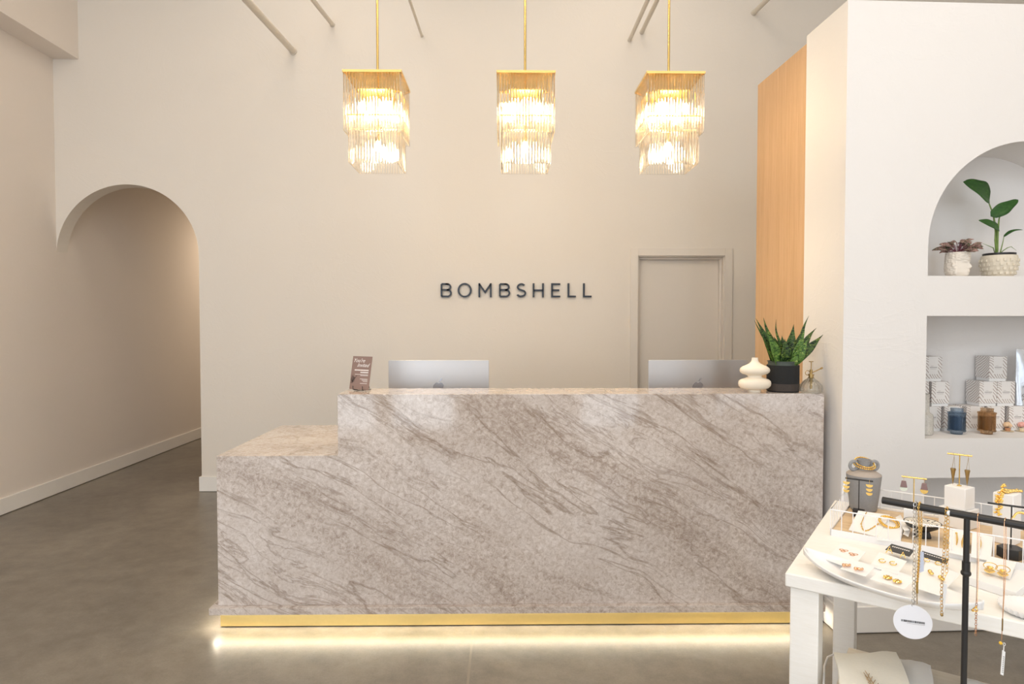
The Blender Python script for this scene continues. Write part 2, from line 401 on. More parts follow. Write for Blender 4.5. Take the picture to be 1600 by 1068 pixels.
# back wall with arched opening and door opening
AR, ACX, ASP, WT = .600, -3.195, 2.02, .14
DX0, DX1, DZ = 1.149, 1.905, 2.026
mb = MB(); n = 48
def wq(*p): mb.add(p, [tuple(range(len(p)))])
pa = [(ACX-AR*math.cos(PI*i/n), ASP+AR*math.sin(PI*i/n)) for i in range(n+1)]
for yy in (BY, BY+WT):
    for (x0, z0), (x1, z1) in [((LX-.1, 0), (ACX-AR, 0))]+[(pa[i], pa[i+1]) for i in range(n)]+[((ACX+AR, 0), (DX0, 0)), ((DX0, DZ), (DX1, DZ)), ((DX1, 0), (RX, 0))]:
        wq((x0, yy, z0), (x1, yy, z1), (x1, yy, CZ), (x0, yy, CZ))
jamb = [(ACX-AR, 0)]+pa+[(ACX+AR, 0)]
for i in range(len(jamb)-1):
    (x0, z0), (x1, z1) = jamb[i], jamb[i+1]; wq((x0, BY, z0), (x1, BY, z1), (x1, BY+WT, z1), (x0, BY+WT, z0))
for (x0, z0), (x1, z1) in (((DX0, 0), (DX0, DZ)), ((DX0, DZ), (DX1, DZ)), ((DX1, DZ), (DX1, 0))): wq((x0, BY, z0), (x1, BY, z1), (x1, BY+WT, z1), (x0, BY+WT, z0))
wb = struct('wall_back', mb.mesh('wall_back', WALL, 0, fix=False), WALL)
# hallway beyond the arch
struct('wall_hallway_right', MB().box(-2.30, -2.2, BY+WT, 9.6, 0, 3.0), WALL, smooth=0)
struct('wall_hallway_end', MB().box(LX, -2.2, 9.6, 9.7, 0, 3.0), WALL, smooth=0)
struct('ceiling_hallway', MB().box(LX, -2.2, BY+WT, 9.7, 3.0, 3.08), CEIL, smooth=0)
BH, BT = .128, .016
struct('baseboard_left', MB().box(LX, LX+BT, FY, 9.6, .004, BH), TRIMM, bevel=.003)
struct('baseboard_back', MB().box(ACX+AR-BT, DX0-.06, BY-BT, BY, .004, BH).box(ACX+AR-BT, ACX+AR, BY, BY+WT, .004, BH), TRIMM)
# door
struct('door_1', MB().box(DX0+.012, DX1-.012, BY+.085, BY+.125, .008, DZ-.012), DOORM)
mb = MB()
mb.box(DX0-.062, DX0+.004, BY-.016, BY, 0, DZ+.062).box(DX1-.004, DX1+.062, BY-.016, BY, 0, DZ+.062).box(DX0+.004, DX1-.004, BY-.016, BY, DZ-.004, DZ+.062)
mb.box(DX0, DX0+.012, BY, BY+WT, 0, DZ).box(DX1-.012, DX1, BY, BY+WT, 0, DZ).box(DX0+.012, DX1-.012, BY, BY+WT, DZ-.012, DZ)
mb.box(DX0+.012, DX0+.03, BY+.045, BY+.083, 0, DZ-.03).box(DX1-.03, DX1-.012, BY+.045, BY+.083, 0, DZ-.03).box(DX0+.012, DX1-.012, BY+.045, BY+.083, DZ-.03, DZ-.012)
struct('trim_3', mb, DOORM, bevel=.002)
# shopfront wall behind the camera
mb = MB(); edges = [(-4.0, -3.55), (-1.55, -1.36), (-.6, .95), (1.65, 2.6), (4.2, 4.75)]
for a, b in edges: mb.box(a, b, FY-.15, FY, 0, 3.3)
mb.box(-4.0, 4.75, FY-.15, FY, 3.3, 3.5); mb.box(-4.0, 4.75, FY-.15, FY, 4.5, CZ)
mb.box(-3.55, -1.55, FY-.15, FY, 0, .12).box(-1.36, -.6, FY-.15, FY, 0, .12).box(.95, 1.65, FY-.15, FY, 0, .12).box(2.6, 4.2, FY-.15, FY, 0, .12)
struct('wall_front', mb, WALL, smooth=0)
# roof pipes meeting the back wall
PIPE = plain('painted_steel_pipe', (.72, .66, .57), .5)
pipes = [(458, 80, 385, 0, .026, 'cream roof pipe meeting the back wall left of the left pendant, nearest its lamp'),
         (519, 38, 489, 0, .018, 'cream roof pipe at the picture top between its left neighbour and the left pendant'),
         (659, 56, 640, 0, .011, 'thin cream roof pipe end between the left and middle pendants'),
         (984, 62, 1012, 0, .016, 'long cream roof pipe left of the right pendant stem'),
         (1003, 50, 1027, 0, .017, 'dark-seamed roof pipe closest to the right pendant stem'),
         (1178, 20, 1198, 0, .020, 'short cream roof pipe end above the oak panel')]
pipes[0] = (*pipes[0][:5], 'thickest cream roof pipe, farthest left at the top of the back wall')
for x0, y0, x1, y1, r, lab in pipes:
    a = atY(x0, y0, BY-.002); 
    # find the depth on the second ray where the pipe keeps the same x
    d = ray(x1, y1); Y = a.x/d.x if abs(d.x) > 1e-3 else 4.5
    Y = min(5.2, max(3.2, Y))*1.0; b = atY(x1, y1, Y)
    v = (b-a).normalized(); e = a+v*3.2
    t = thing('roof_pipe', lab, 'pipe', a, 0, 'roof pipes above the back wall')
    obj('pipe_body', MB().tube([(0, 0, 0), e-a], r, 16), PIPE, t)
    obj('flange', MB().cyl((0, -.012, 0), (0, 0, 0), r*1.25, n=20), PIPE, t)

# niche block on the right
VX, VY, VR = 1.577, 2.952, .034
VH = 2.935
nx0, nx1, nd = .400, 1.376, .29
mb = MB(); L = 3.1
def face(a, b, z0, z1): mb.add([(a, 0, z0), (b, 0, z0), (b, 0, z1), (a, 0, z1)], [(0, 1, 2, 3)])
face(0, nx0, 0, VH); face(nx1, L, 0, VH)
n3z0, n3z1, n2z0, n2z1, n1z0 = .20, .728, .914, 1.490, 1.677
face(nx0, nx1, 0, n3z0); face(nx0, nx1, n3z1, n2z0); face(nx0, nx1, n2z1, n1z0)
R1 = (nx1-nx0)/2; cx1 = (nx0+nx1)/2; sp1 = 2.306-R1
def nichebox(z0, z1):
    mb.add([(nx0, 0, z0), (nx1, 0, z0), (nx1, nd, z0), (nx0, nd, z0), (nx0, 0, z1), (nx1, 0, z1), (nx1, nd, z1), (nx0, nd, z1)],
           [(0, 1, 2, 3), (4, 7, 6, 5), (0, 3, 7, 4), (1, 5, 6, 2), (3, 2, 6, 7)])
nichebox(n3z0, n3z1); nichebox(n2z0, n2z1)
arc = [(cx1+R1*math.cos(PI-PI*i/48), sp1+R1*math.sin(PI-PI*i/48)) for i in range(49)]
for i in range(48):
    (x0, z0), (x1, z1) = arc[i], arc[i+1]
    mb.add([(x0, 0, z0), (x1, 0, z1), (x1, 0, VH), (x0, 0, VH)], [(0, 1, 2, 3)])
    mb.add([(x0, 0, z0), (x1, 0, z1), (x1, nd, z1), (x0, nd, z0)], [(0, 1, 2, 3)])
mb.add([(nx0, 0, n1z0), (nx1, 0, n1z0), (nx1, nd, n1z0), (nx0, nd, n1z0)], [(0, 1, 2, 3)])
mb.add([(nx0, 0, n1z0), (nx0, 0, sp1), (nx0, nd, sp1), (nx0, nd, n1z0)], [(0, 1, 2, 3)])
mb.add([(nx1, 0, n1z0), (nx1, 0, sp1), (nx1, nd, sp1), (nx1, nd, n1z0)], [(0, 3, 2, 1)])
mb.add([(x, nd, z) for x, z in [(nx0, n1z0)]+arc+[(nx1, n1z0)]], [tuple(range(51))])
VD = .372
mb.add([(0, 0, 0), (0, 0, VH), (0, VD, VH), (0, VD, 0), (L, 0, 0), (L, 0, VH), (L, VD, VH), (L, VD, 0)], [(0, 1, 2, 3), (1, 5, 6, 2), (4, 7, 6, 5), (3, 2, 6, 7)])
vol = struct('wall_niches', mb.mesh('wall_niches', NICHE, 20, fix=False), NICHE, loc=(VX, VY, 0), rot=VR)
struct('baseboard_niches', MB().box(-BT, L, -BT, 0, .004, BH).box(-BT, 0, 0, VD, .004, BH), TRIMM, loc=(VX, VY, 0), rot=VR, bevel=.003)
MV = Matrix.Translation((VX, VY, 0)) @ Matrix.Rotation(VR, 4, 'Z')
ok = thing('oak_panel', 'tall warm oak veneer panel standing between the plaster niche wall and the back wall', 'wood panel', (VX, VY, 0), VR)
obj('veneer_panel', MB().box(.006, .05, VD+.002, VD+.60, .0, 2.902), OAK, ok, bevel=.002)
obj('side_casing', MB().box(.05, 1.2, VD+.002, VD+.60, .0, 2.902), WALL, ok)

# ------------------------------------------------------------------ reception desk
DY, dl, dm, dr = 3.03, -1.360, -.787, 1.532
ZL, ZU, ZS0, ZS1 = .828, 1.120, .079, .112
desk = thing('reception_desk', 'long stepped reception desk clad in taupe veined stone on a gold lit plinth', 'reception desk', (0, DY, 0))
T = .03
obj('front_panel', MB().prism([(dl, ZS1), (dr, ZS1), (dr, ZU), (dm, ZU), (dm, ZL), (dl, ZL)], 0, T), STONE, desk, bevel=.0015)
obj('low_counter_top', MB().box(dl, dm, T, .89, ZL-T, ZL), STONE, desk, bevel=.0015)
obj('end_panel', MB().box(dl, dl+T, T, .89, ZS1, ZL-T), STONE, desk)
obj('ledge_top', MB().box(dm, dr, T, .262, ZU-T, ZU), STONE, desk, bevel=.0015)
obj('ledge_end_panel', MB().box(dm, dm+T, T, .262, ZL+.0, ZU-T), STONE, desk)
obj('ledge_back_panel', MB().box(dm+T, dr-T, .232, .262, .79, ZU-T), STONE, desk)
obj('right_end_panel', MB().box(dr-T, dr, T, .89, ZS1, .79).box(dr-T, dr, T, .262, .79, ZU-T), STONE, desk)
obj('worktop', MB().box(dm, dr-T, .262, .89, .76, .79), WHITEWOOD, desk)
obj('drawer_pedestal', MB().box(dm-.03, dm+.4, .45, .86, ZS1, .76), WHITE, desk)
obj('base_slab', MB().box(dl-.031, dr+.004, -.031, .92, ZS0, ZS1), STONE, desk, bevel=.0015)
obj('gold_kick_plate', MB().box(dl+.004, dr-.01, .012, .022, .006, ZS0).box(dl+.004, dl+.014, .022, .85, .006, ZS0), BRUSH, desk)['label'] = 'brushed gold kick plate'
obj('plinth_core', MB().box(dl+.02, dr-.02, .024, .86, .0, ZS0), BLACK, desk)
obj('led_strip', MB().box(dl-.02, dr, -.006, .006, ZS0-.006, ZS0-.001).box(dl-.021, dl-.009, -.006, .85, ZS0-.006, ZS0-.001), LED, desk)['label'] = 'glowing warm white LED strip'

# ------------------------------------------------------------------ pendants
PW, LW = .298, .256
def pendant():
    t = thing('pendant_lamp', 'x', 'pendant lamp')
    # local origin: centre of top plate underside
    h = PW/2; l = LW/2
    obj('top_plate', MB().box(-h, h, -h, h, 0, .006).box(-h, h, -h, -h+.003, -.006, 0).box(-h, h, h-.003, h, -.006, 0).box(-h, -h+.003, -h, h, -.006, 0).box(h-.003, h, -h, h, -.006, 0), GOLD, t)
    obj('suspension_stem', MB().cyl((0, 0, .006), (0, 0, CZ-2.719), .0065, n=12).cyl((0, 0, .006), (0, 0, .03), .012, n=16), GOLD, t)
    obj('ceiling_rose', MB().cyl((0, 0, CZ-2.719-.02), (0, 0, CZ-2.719), .06, n=24), GOLD, t)
    fr = MB()
    for s in (-1, 1):
        fr.box(-l-.004, l+.004, s*l-.002, s*l+.002, -.215, -.209).box(s*l-.002, s*l+.002, -l, l, -.215, -.209)
    fr.box(-l, l, -.003, .003, -.213, -.209).box(-.003, .003, -l, l, -.213, -.209).cyl((0, 0, -.30), (0, 0, 0), .006, n=12)
    fr.box(-.085, .085, -.085, .085, -.070, -.066)
    obj('inner_frame', fr, GOLD, t)
    for i in range(4):
        a = PI/4+i*PI/2; x, y = .100*math.cos(a), .100*math.sin(a)
        b = obj('bulb', MB().lathe([(.0, -.046), (.010, -.043), (.0175, -.032), (.019, -.020), (.015, -.006), (.010, .004)], 16, (0, 0, 0)), BULB, t, loc=(x, y, -.138))
        obj('socket', MB().cyl((0, 0, .004), (0, 0, .068), .011, n=16), GOLD, b)
    b = obj('bulb', MB().lathe([(.0, -.046), (.010, -.043), (.0175, -.032), (.019, -.020), (.015, -.006), (.010, .004)], 16, (0, 0, 0)), BULB, t, loc=(0, 0, -.315))
    obj('socket', MB().cyl((0, 0, .004), (0, 0, .025), .012, n=16), GOLD, b)
    def square(n, hw):
        pts = []
        for i in range(n):
            q = -hw+2*hw*i/n; pts += [(q, -hw), (hw, q), (-q, hw), (-hw, -q)]
        return pts
    up = MB().tube([(0, 0, 0), (0, 0, -.296)], .0051, 8).mesh('glass_rod', RODG)
    lo = MB().tube([(0, 0, 0), (0, 0, -.237)], .0051, 8).mesh('glass_rod_short', RODG)
    for x, y in square(19, h-.008): obj('glass_rod', up, RODG, t, loc=(x, y, -.002))
    rest = MB(); k = 0
    for x, y in sorted(square(17, l-.006), key=lambda p: p[1]):
        if k < 23: obj('short_glass_rod', lo, RODG, t, loc=(x, y, -.214))
        else: rest.tube([(x, y, -.214), (x, y, -.451)], .0048, 8)
        k += 1
    r = obj('rear_glass_rods', rest, RODG, t); r['kind'] = 'stuff'
    return t
pd = pendant()
PY0 = 3.25
places = [(atY(581, 110, PY0).x, 'tiered square glass rod pendant lamp on a gold stem, leftmost of the three'),
          (atY(822, 112, PY0).x, 'tiered square glass rod pendant lamp on a gold stem, middle of the three'),
          (atY(1056.5, 116, PY0).x, 'tiered square glass rod pendant lamp on a gold stem, rightmost beside the oak panel')]
roots = [pd, copy_tree(pd), copy_tree(pd)]
for r, (x, lab) in zip(roots, places):
    r.location = (x, PY0+PW/2, 2.719); r['label'] = lab; r['group'] = 'glass rod pendants over the desk'
    light('pendant_glow', 'POINT', (0, 0, -.15), 15, (1, .80, .52), radius=.06, parent=r)
    light('pendant_glow', 'POINT', (0, 0, -.37), 9, (1, .80, .52), radius=.04, parent=r)

# ------------------------------------------------------------------ wall sign
def arcp(cx, cz, rx, rz, a0, a1, n=14): return [(cx+rx*math.cos(math.radians(a0+(a1-a0)*i/n)), cz+rz*math.sin(math.radians(a0+(a1-a0)*i/n))) for i in range(n+1)]
CH, SW = .120, .0150
h = CH-SW
def letter(ch, w):
    m = MB(); w = w-SW; o = SW/2
    def st(p, c=False): m.stroke([(x+o, z+o) for x, z in p], SW, .014, c)
    if ch == 'B':
        st([(0, 0), (0, h)]); mz = h*.53
        st([(0, h), (w-.03, h)]+arcp(w-.034, (h+mz)/2, .030, (h-mz)/2, 90, -90)+[(0, mz)]); st([(w-.036, mz)]+arcp(w-.030, mz/2, .030, mz/2, 90, -90)+[(0, 0)])
    if ch == 'O': st(arcp(w/2, h/2, w/2, h/2+.002, 0, 360, 40)[:-1], True)
    if ch == 'M': st([(0, -o), (0, h+o)]); st([(w, -o), (w, h+o)]); st([(0, h), (w/2, h*.34), (w, h)])
    if ch == 'S':
        st(arcp(w*.52, h*.75, w*.44, h*.25, 35, 180, 12)+arcp(w*.52, h*.75, w*.44, h*.22, 200, 262, 5)+arcp(w*.5, h*.26, w*.5, h*.24, 78, -90, 12)+arcp(w*.5, h*.30, w*.55, h*.30, -100, -150, 6))
    if ch == 'H': st([(0, 0-o), (0, h+o)]); st([(w, 0-o), (w, h+o)]); st([(0, h/2), (w, h/2)])
    if ch == 'E': st([(w, h), (0, h), (0, 0), (w, 0)]); st([(0, h*.51), (w*.88, h*.51)])
    if ch == 'L': st([(0, h+o), (0, 0), (w, 0)])
    return m
words = [('B', 105, 205, 'first'), ('O', 257, 383, ''), ('M', 443, 561, ''), ('B', 627, 727, 'second'), ('S', 780, 870, ''), ('H', 928, 1028, ''), ('E', 1093, 1182, ''), ('L', 1240, 1322, 'first'), ('L', 1378, 1462, 'second')]
for ch, a, b, o_ in words:
    x0 = atY(670+a/5.714, 454, BY-.03).x; x1 = atY(670+b/5.714, 454, BY-.03).x
    z0 = atY(800, 464.2, BY-.03).z
    lab = 'dark navy raised letter %s %son the cream back wall' % (ch, ('(%s %s of the word) ' % (o_, ch)) if o_ else '')
    t = thing('sign_letter', lab, 'sign letter', (x0, BY-.012, z0), 0, 'raised letters on the back wall')
    obj('letter_face', letter(ch, x1-x0), NAVY, t, smooth=25)
    obj('mounting_pin', MB().cyl((SW/2, 0, .02), (SW/2, .0125, .02), .003, n=8) if ch not in 'OS' else MB().cyl(((x1-x0)/2, 0, SW/2), ((x1-x0)/2, .0125, SW/2), .003, n=8), NAVY, t)

# ------------------------------------------------------------------ things on the ledge
def text_mesh(s, size, mat, parent, loc, rot=(PI/2, 0, 0), shear=0, name='lettering', off=0):
    c = bpy.data.curves.new(name, 'FONT'); c.body = s; c.size = size; c.shear = shear; c.align_x = 'CENTER'; c.extrude = .0002; c.offset = off; c.resolution_u = 3
    o = bpy.data.objects.new('tmp', c); C.objects.link(o)
    bpy.context.view_layer.update()
    me = bpy.data.meshes.new_from_object(o.evaluated_get(bpy.context.evaluated_depsgraph_get())); bpy.data.objects.remove(o)
    me.name = name; me.materials.clear(); me.materials.append(mat)
    return obj(name, me, mat, parent, loc=loc, rot=rot)
p = atz(563, 610, ZU)
t = thing('easel', 'small black wire easel at the left end of the stone ledge', 'easel', (p.x, p.y, ZU+.0012), -math.radians(28))
w = .122; lean = math.radians(11); hh = .166
ez = MB()
for s in (-1, 1):
    x = s*.03
    ez.tube([(x, -.020, .020), (x, -.020, .006), (x, .0, .0025), (x, .045, .0025)], .0016, 8)
ez.tube([(-.03, -.012, .0025), (.03, -.012, .0025)], .0016, 8)
ez.tube([(-.03, .006, .004), (-.012, .034, .095), (.012, .034, .095), (.03, .006, .004)], .0016, 8)
ez.tube([(-.012, .034, .093), (0, .07, .002), (.012, .034, .093)], .0016, 8)
ez.ball((-.03, -.020, .021), .0025, 8).ball((.03, -.020, .021), .0025, 8)
obj('wire_frame', ez, BLACK, t)
card = thing('invitation_card', 'mauve printed card with white script leaning on the small black easel', 'card', (p.x, p.y, ZU+.0012), -math.radians(28))
cm = Matrix.Translation((0, -.012, .0055)) @ Matrix.Rotation(-lean, 4, 'X')
def onc(o): o.matrix_parent_inverse = Matrix.Identity(4); o.matrix_local = cm @ o.matrix_basis; return o
onc(obj('card_board', MB().box(-w/2, w/2, 0, .002, 0, hh), MAUVE, card))
onc(text_mesh("You're", .027, PAPERINK, card, (-.020, -.0006, .136), shear=.5, name='script_lettering'))
onc(text_mesh("Invited", .027, PAPERINK, card, (.008, -.0006, .113), shear=.5, name='script_lettering'))
ln = MB(); rr = random.Random(3)
def dashes(z, x0, x1, hgt):
    x = x0
    while x < x1:
        ww = rr.uniform(.003, .008); ln.box(x, min(x1, x+ww), -.0006, 0, z, z+hgt); x += ww+.0012
dashes(.094, -.040, .048, .0055); dashes(.083, -.002, .048, .0055)
for z, a in ((.074, -.035), (.069, .0), (.052, .0), (.046, .012), (.040, .02), (.030, .004)): dashes(z, a, .048, .0022)
onc(obj('small_print', ln, PAPERINK, card))
fl = MB()
for k in range(9):
    a = 2.4*k; c_ = (-.046+.008*math.cos(a), -.0005, .050+.014*math.sin(a)*(.6+.1*k))
    fl.tube([(-.048, -.0006, .035), c_], .0006, 6); fl.ring((c_[0], -.0005, c_[2]), .004, .0006, (0, 1, 0), 12, 6)
fl.tube([(-.050, -.0006, .034), (-.028, -.0006, .062), (-.022, -.0006, .070)], .0009, 6)
onc(obj('flower_print', fl, DKBROWN, card))

# monitors
def monitor():
    t = thing('desktop_computer', 'x', 'computer'); 
    w2, hgt, z0 = .276, .385, .075
    pts = []
    for cx, cz, a in ((w2-.008, z0+hgt-.008, 0), (-w2+.008, z0+hgt-.008, 90), (-w2+.008, z0+.008, 180), (w2-.008, z0+.008, 270)):
        pts += [(cx+.008*math.cos(math.radians(a+15*k)), cz+.008*math.sin(math.radians(a+15*k))) for k in range(7)]
    obj('rear_shell', MB().prism(pts, 0, .012), ALU, t, bevel=.001)
    obj('screen', MB().box(-w2+.008, w2-.008, .012, .0135, z0+.06, z0+hgt-.008), SCREEN, t)
    st = MB().hexa([(-.07, -.085, .0), (.07, -.085, .0), (.07, -.080, .0), (-.07, -.080, .0)], [(-.07, -.004, .27), (.07, -.004, .27), (.07, .002, .27), (-.07, .002, .27)])
    st.box(-.07, .07, -.09, .07, .0, .004)
    obj('stand', st, ALU, t, bevel=.002)
    # emblem: apple outline
    ap = []
    for k in range(48):
        a = 2*PI*k/48; r = .034*(1+.06*math.cos(2*a))
        x = r*math.sin(a)*1.0; z = r*math.cos(a)*.98
        z -= .008*math.exp(-(x/.007)**2) if z > 0 else -.005*math.exp(-(x/.006)**2)
        d = math.hypot(x-.041, z-.004)
        if d < .017: x = .041-(.017**2-(z-.004)**2)**.5 if abs(z-.004) < .017 else x
        ap.append((-x if False else x, z+z0+hgt-.155))
    m = MB().prism([(x, z) for x, z in ap], -.0012, .0)
    lf = [(.0+.020*(k/8), z0+hgt-.119+.020*(k/8)+.006*math.sin(PI*k/8)) for k in range(9)]+[(.020*(1-k/8), z0+hgt-.119+.020*(1-k/8)-.006*math.sin(PI*k/8)) for k in range(1, 8)]
    m.prism(lf, -.0012, .0)
    obj('emblem', m, ALUB, t)['label'] = 'darker apple-shaped emblem'
    return t
m1 = monitor(); m2 = copy_tree(m1)
for o, px, lab in ((m1, 685.5, 'silver desktop computer seen from behind, left one beside the small easel card'), (m2, 1091, 'silver desktop computer seen from behind, right one in front of the door')):
    q = atY(px, 563, 3.52); o.location = (q.x, 3.52, .7905); o['label'] = lab; o['group'] = 'computers behind the ledge'

# cream vase
q = atz(1179, 612.5, ZU)
prof = [(.0, 0), (.029, 0), (.0305, .004), (.030, .012), (.048, .0155), (.066, .021), (.0765, .031), (.079, .043), (.0765, .055), (.067, .063), (.047, .069), (.034, .075), (.034, .081), (.045, .086), (.061, .0905), (.0705, .098), (.073, .107), (.070, .117), (.059, .126), (.042, .133), (.028, .140), (.0185, .149), (.0155, .158), (.015, .1685), (.011, .1685), (.011, .12), (0, .12)]
tag(obj('cream_vase', MB().lathe(prof, 48, sy=.62), CERAM, loc=(q.x, q.y, ZU), smooth=60), 'cream ceramic vase with two bulging tiers on the stone ledge beside the black pot', 'vase')

def leaf_mb(mb, base, tip, width, up=Vector((0, 0, 1)), sag=0.0, fold=.25, n=10, prof=None, curl=0):
    base, tip, up = Vector(base), Vector(tip), Vector(up)
    t = tip-base; L_ = t.length; t.normalize(); side = t.cross(up)
    if side.length < .05: side = t.cross(Vector((0, 1, 0)))
    side.normalize(); nr = side.cross(t).normalized(); rows = []
    for i in range(n+1):
        u = i/n
        wv = (1+.07*math.sin(11*u+40*tip.x))*(prof(u) if prof else math.sin(PI*min(1, u**.8*.97+.02))**.8)*width/2
        c = base+t*(L_*u)+nr*(sag*math.sin(PI*u))+side*(curl*math.sin(2*PI*u))
        rows.append([c-side*wv+nr*(wv*fold), c-side*wv*.5+nr*(wv*fold*.35), c, c+side*wv*.5+nr*(wv*fold*.35), c+side*wv+nr*(wv*fold)])
    vs = [v for r in rows for v in r]; fs = []
    for i in range(n):
        for k in range(4): fs.append((i*5+k, i*5+k+1, i*5+k+6, i*5+k+5))
    return mb.add(vs, fs)

# snake plant in black pot
q = atz(1223.5, 613, ZU)
t = thing('potted_snake_plant', 'snake plant with dark banded leaves in a black felt pot on the stone ledge', 'potted plant', (atY(1223, 600, q.y+.06).x, q.y+.06, ZU))
R0 = .0755
obj('pot', MB().lathe([(0, 0), (R0-.004, 0), (R0-.001, .003), (R0, .010), (R0, .130), (R0-.003, .130), (R0-.003, .02), (0, .02)], 44), MBLACK, t)
obj('pot_band', MB().lathe([(R0, .006), (R0+.0008, .007), (R0+.0008, .040), (R0, .041)], 44), BROWNB, t)
ip = obj('inner_pot', MB().lathe([(0, .03), (R0-.012, .03), (R0-.006, .128), (R0-.006, .146), (R0-.002, .147), (R0-.002, .150), (R0-.010, .150), (R0-.012, .125), (0, .125)], 44), POTGREEN, t)
obj('soil', MB().lathe([(0, .1262), (R0-.013, .1255)], 32), SOIL, ip)
sc = .433e-3
tips = [(305, 145, -.03, .020, .10), (370, 125, .02, .036, 0), (465, 115, .03, .034, .10), (562, 135, -.02, .016, .2), (815, 190, .03, .044, 0), (945, 90, -.01, .020, .1),
        (945, 215, .03, .040, 0), (1055, 230, .01, .032, .1), (1098, 305, -.02, .038, 0), (425, 275, -.05, .046, 0), (422, 375, -.02, .040, 0), (845, 250, -.06, .034, 0),
        (858, 355, -.08, .040, 0), (950, 400, .0, .04, 0), (640, 350, -.04, .050, 0), (700, 320, .05, .050, 0), (560, 330, .0, .05, 0), (770, 520, -.065, .03, 0)]
sprof = lambda u: (.55+.9*math.sin(PI*min(1, u*1.0)))*(1-u**2.4)*.92+.008
for i, (zx, zy, dy, wd, cu) in enumerate(tips):
    tx, tz = (zx-665)*sc, (952-zy)*sc
    bx = max(-.042, min(.042, tx*.35)); by = max(-.04, min(.04, dy*.6))
    m = leaf_mb(MB(), (bx, by, .124), (tx, dy, tz), wd, up=Vector((-.25*tx/.1, -1, .25)), sag=.012, fold=.35, n=14, prof=sprof, curl=cu*.06)
    obj('leaf', m, SNAKE2 if (dy <= -.045 or (zx, zy) == (422, 375)) else SNAKE, t, solid=.0015, smooth=60)
# glass mister
q = atz(1268.5, 613.5, ZU)
t = thing('plant_mister', 'clear ribbed glass plant mister with a brass pump at the right end of the ledge', 'plant mister', (q.x, q.y+.01, ZU))
obj('glass_bottle', MB().lathe([(0, .001), (.044, 0), (.051, .006), (.0525, .020), (.048, .038), (.034, .056), (.016, .069), (.013, .073), (.012, .070), (.030, .054), (.045, .037), (.0495, .020), (.047, .008), (0, .005)], 56, ribs=14, rib=.0012), CLEAR, t)
pm = MB().cyl((0, 0, .068), (0, 0, .084), .0115).cyl((0, 0, .084), (0, 0, .090), .014).cyl((0, 0, .090), (0, 0, .112), .0065).cyl((0, 0, .112), (0, 0, .150), .0022, n=10)
pm.cyl((0, 0, .018), (0, 0, .068), .006)
pump = obj('brass_pump', pm, ANTIQUE, t)
obj('plunger_cap', MB().cyl((0, 0, .149), (0, 0, .152), .010), ANTIQUE, pump)
obj('spout', MB().tube([(.006, 0, .098), (.020, 0, .104), (.050, 0, .118)], .0025, 10).cyl((.046, 0, .116), (.055, 0, .1205), .0042), ANTIQUE, pump)
obj('finger_ring', MB().ring((-.017, 0, .096), .011, .0016, (0, 1, 0)), ANTIQUE, pump)

# ------------------------------------------------------------------ upper niche
def inniche(px, py, z): return atz(px, py, z)
NZ1 = n1z0
def V(lx, ly, z): return MV @ Vector((lx, ly, z))
c = atY(1491, 430, 3.12)
t = thing('head_planter', 'cream plaster bust planter facing right in the arched niche with pink and green plant', 'planter', (c.x, 3.10, NZ1), math.radians(-62))
# sculpted head: local +x is the face
import cmath
hv = []; hf = []; nu, nv = 72, 44; Hh = .122
def g(x, s): return math.exp(-(x/s)**2)
for j in range(nv+1):
    z = Hh*j/nv
    zn = j/nv
    for i in range(nu):
        a = 2*PI*i/nu-PI     # 0 = face direction
        rx, ry = .050, .042
        if zn < .2: k = .66+.34*(zn/.2)**.7
        else: k = 1.0
        if abs(a) > 1.25: k *= .93+.07*math.sin(PI*zn)
        r = k/math.sqrt((math.cos(a)/rx)**2+(math.sin(a)/ry)**2)
        # chin, lips, nose, brow, sockets
        r += .0055*g(a, .38)*g(zn-.10, .07) + .004*g(a, .28)*g(zn-.235, .025)+.0038*g(a, .26)*g(zn-.285, .02)
        r += .013*g(a, .13+.1*max(0, .5-zn))*g(zn-.40, .07)+.007*g(a, .11)*g(zn-.5, .08)
        r += .004*g(abs(a)-.35, .25)*g(zn-.62, .03)-.0055*g(abs(a)-.40, .17)*g(zn-.54, .05)
        r += .003*g(abs(a)-.42, .12)*g(zn-.54, .025)
        r += .003*g(abs(a)-.75, .25)*g(zn-.38, .12)
        r += .006*g(abs(a)-1.5, .12)*g(zn-.48, .09)
        if zn > .68 or (abs(a) > 1.15 and zn > .1):   # curls
            r += .004+.0032*math.sin(a*13+3*math.sin(zn*19))*math.cos(zn*44+2*math.sin(a*5))
        hv.append((r*math.cos(a), r*math.sin(a), z))
for j in range(nv):
    for i in range(nu):
        l = (i+1) % nu; hf.append((j*nu+i, j*nu+l, (j+1)*nu+l, (j+1)*nu+i))
k0 = len(hv)
for i in range(nu):
    x, y, z = hv[nv*nu+i]; hv.append((x*.82, y*.82, Hh-.002))
for i in range(nu):
    l = (i+1) % nu; hf.append((nv*nu+i, nv*nu+l, k0+l, k0+i))
hf.append(tuple(k0+i for i in range(nu))); hf.append(tuple(range(nu-1, -1, -1)))
obj('bust_pot', MB().add(hv, hf), BUST, t, smooth=70)
rr = random.Random(11)
stm = MB()
for i in range(44):
    a = rr.uniform(0, 2*PI); d = rr.uniform(.01, .062); z = Hh+rr.uniform(.010, .068)*(1-d/.11)
    e = Vector((d*math.cos(a)*1.1, d*math.sin(a)*.9, z)); dirv = Vector((math.cos(a), math.sin(a), rr.uniform(-.35, .5))).normalized()
    stm.tube([(e.x*.2, e.y*.2, Hh-.004), e*.55+Vector((0, 0, z*.45)), e], .0013, 6)
    obj('leaf', leaf_mb(MB(), e-dirv*.004, e+dirv*rr.uniform(.036, .050), rr.uniform(.022, .030), up=Vector((-.25*dirv.x, -.8, .7)), sag=.004, fold=.2, n=8), TRICO, t, solid=.0008, smooth=60)
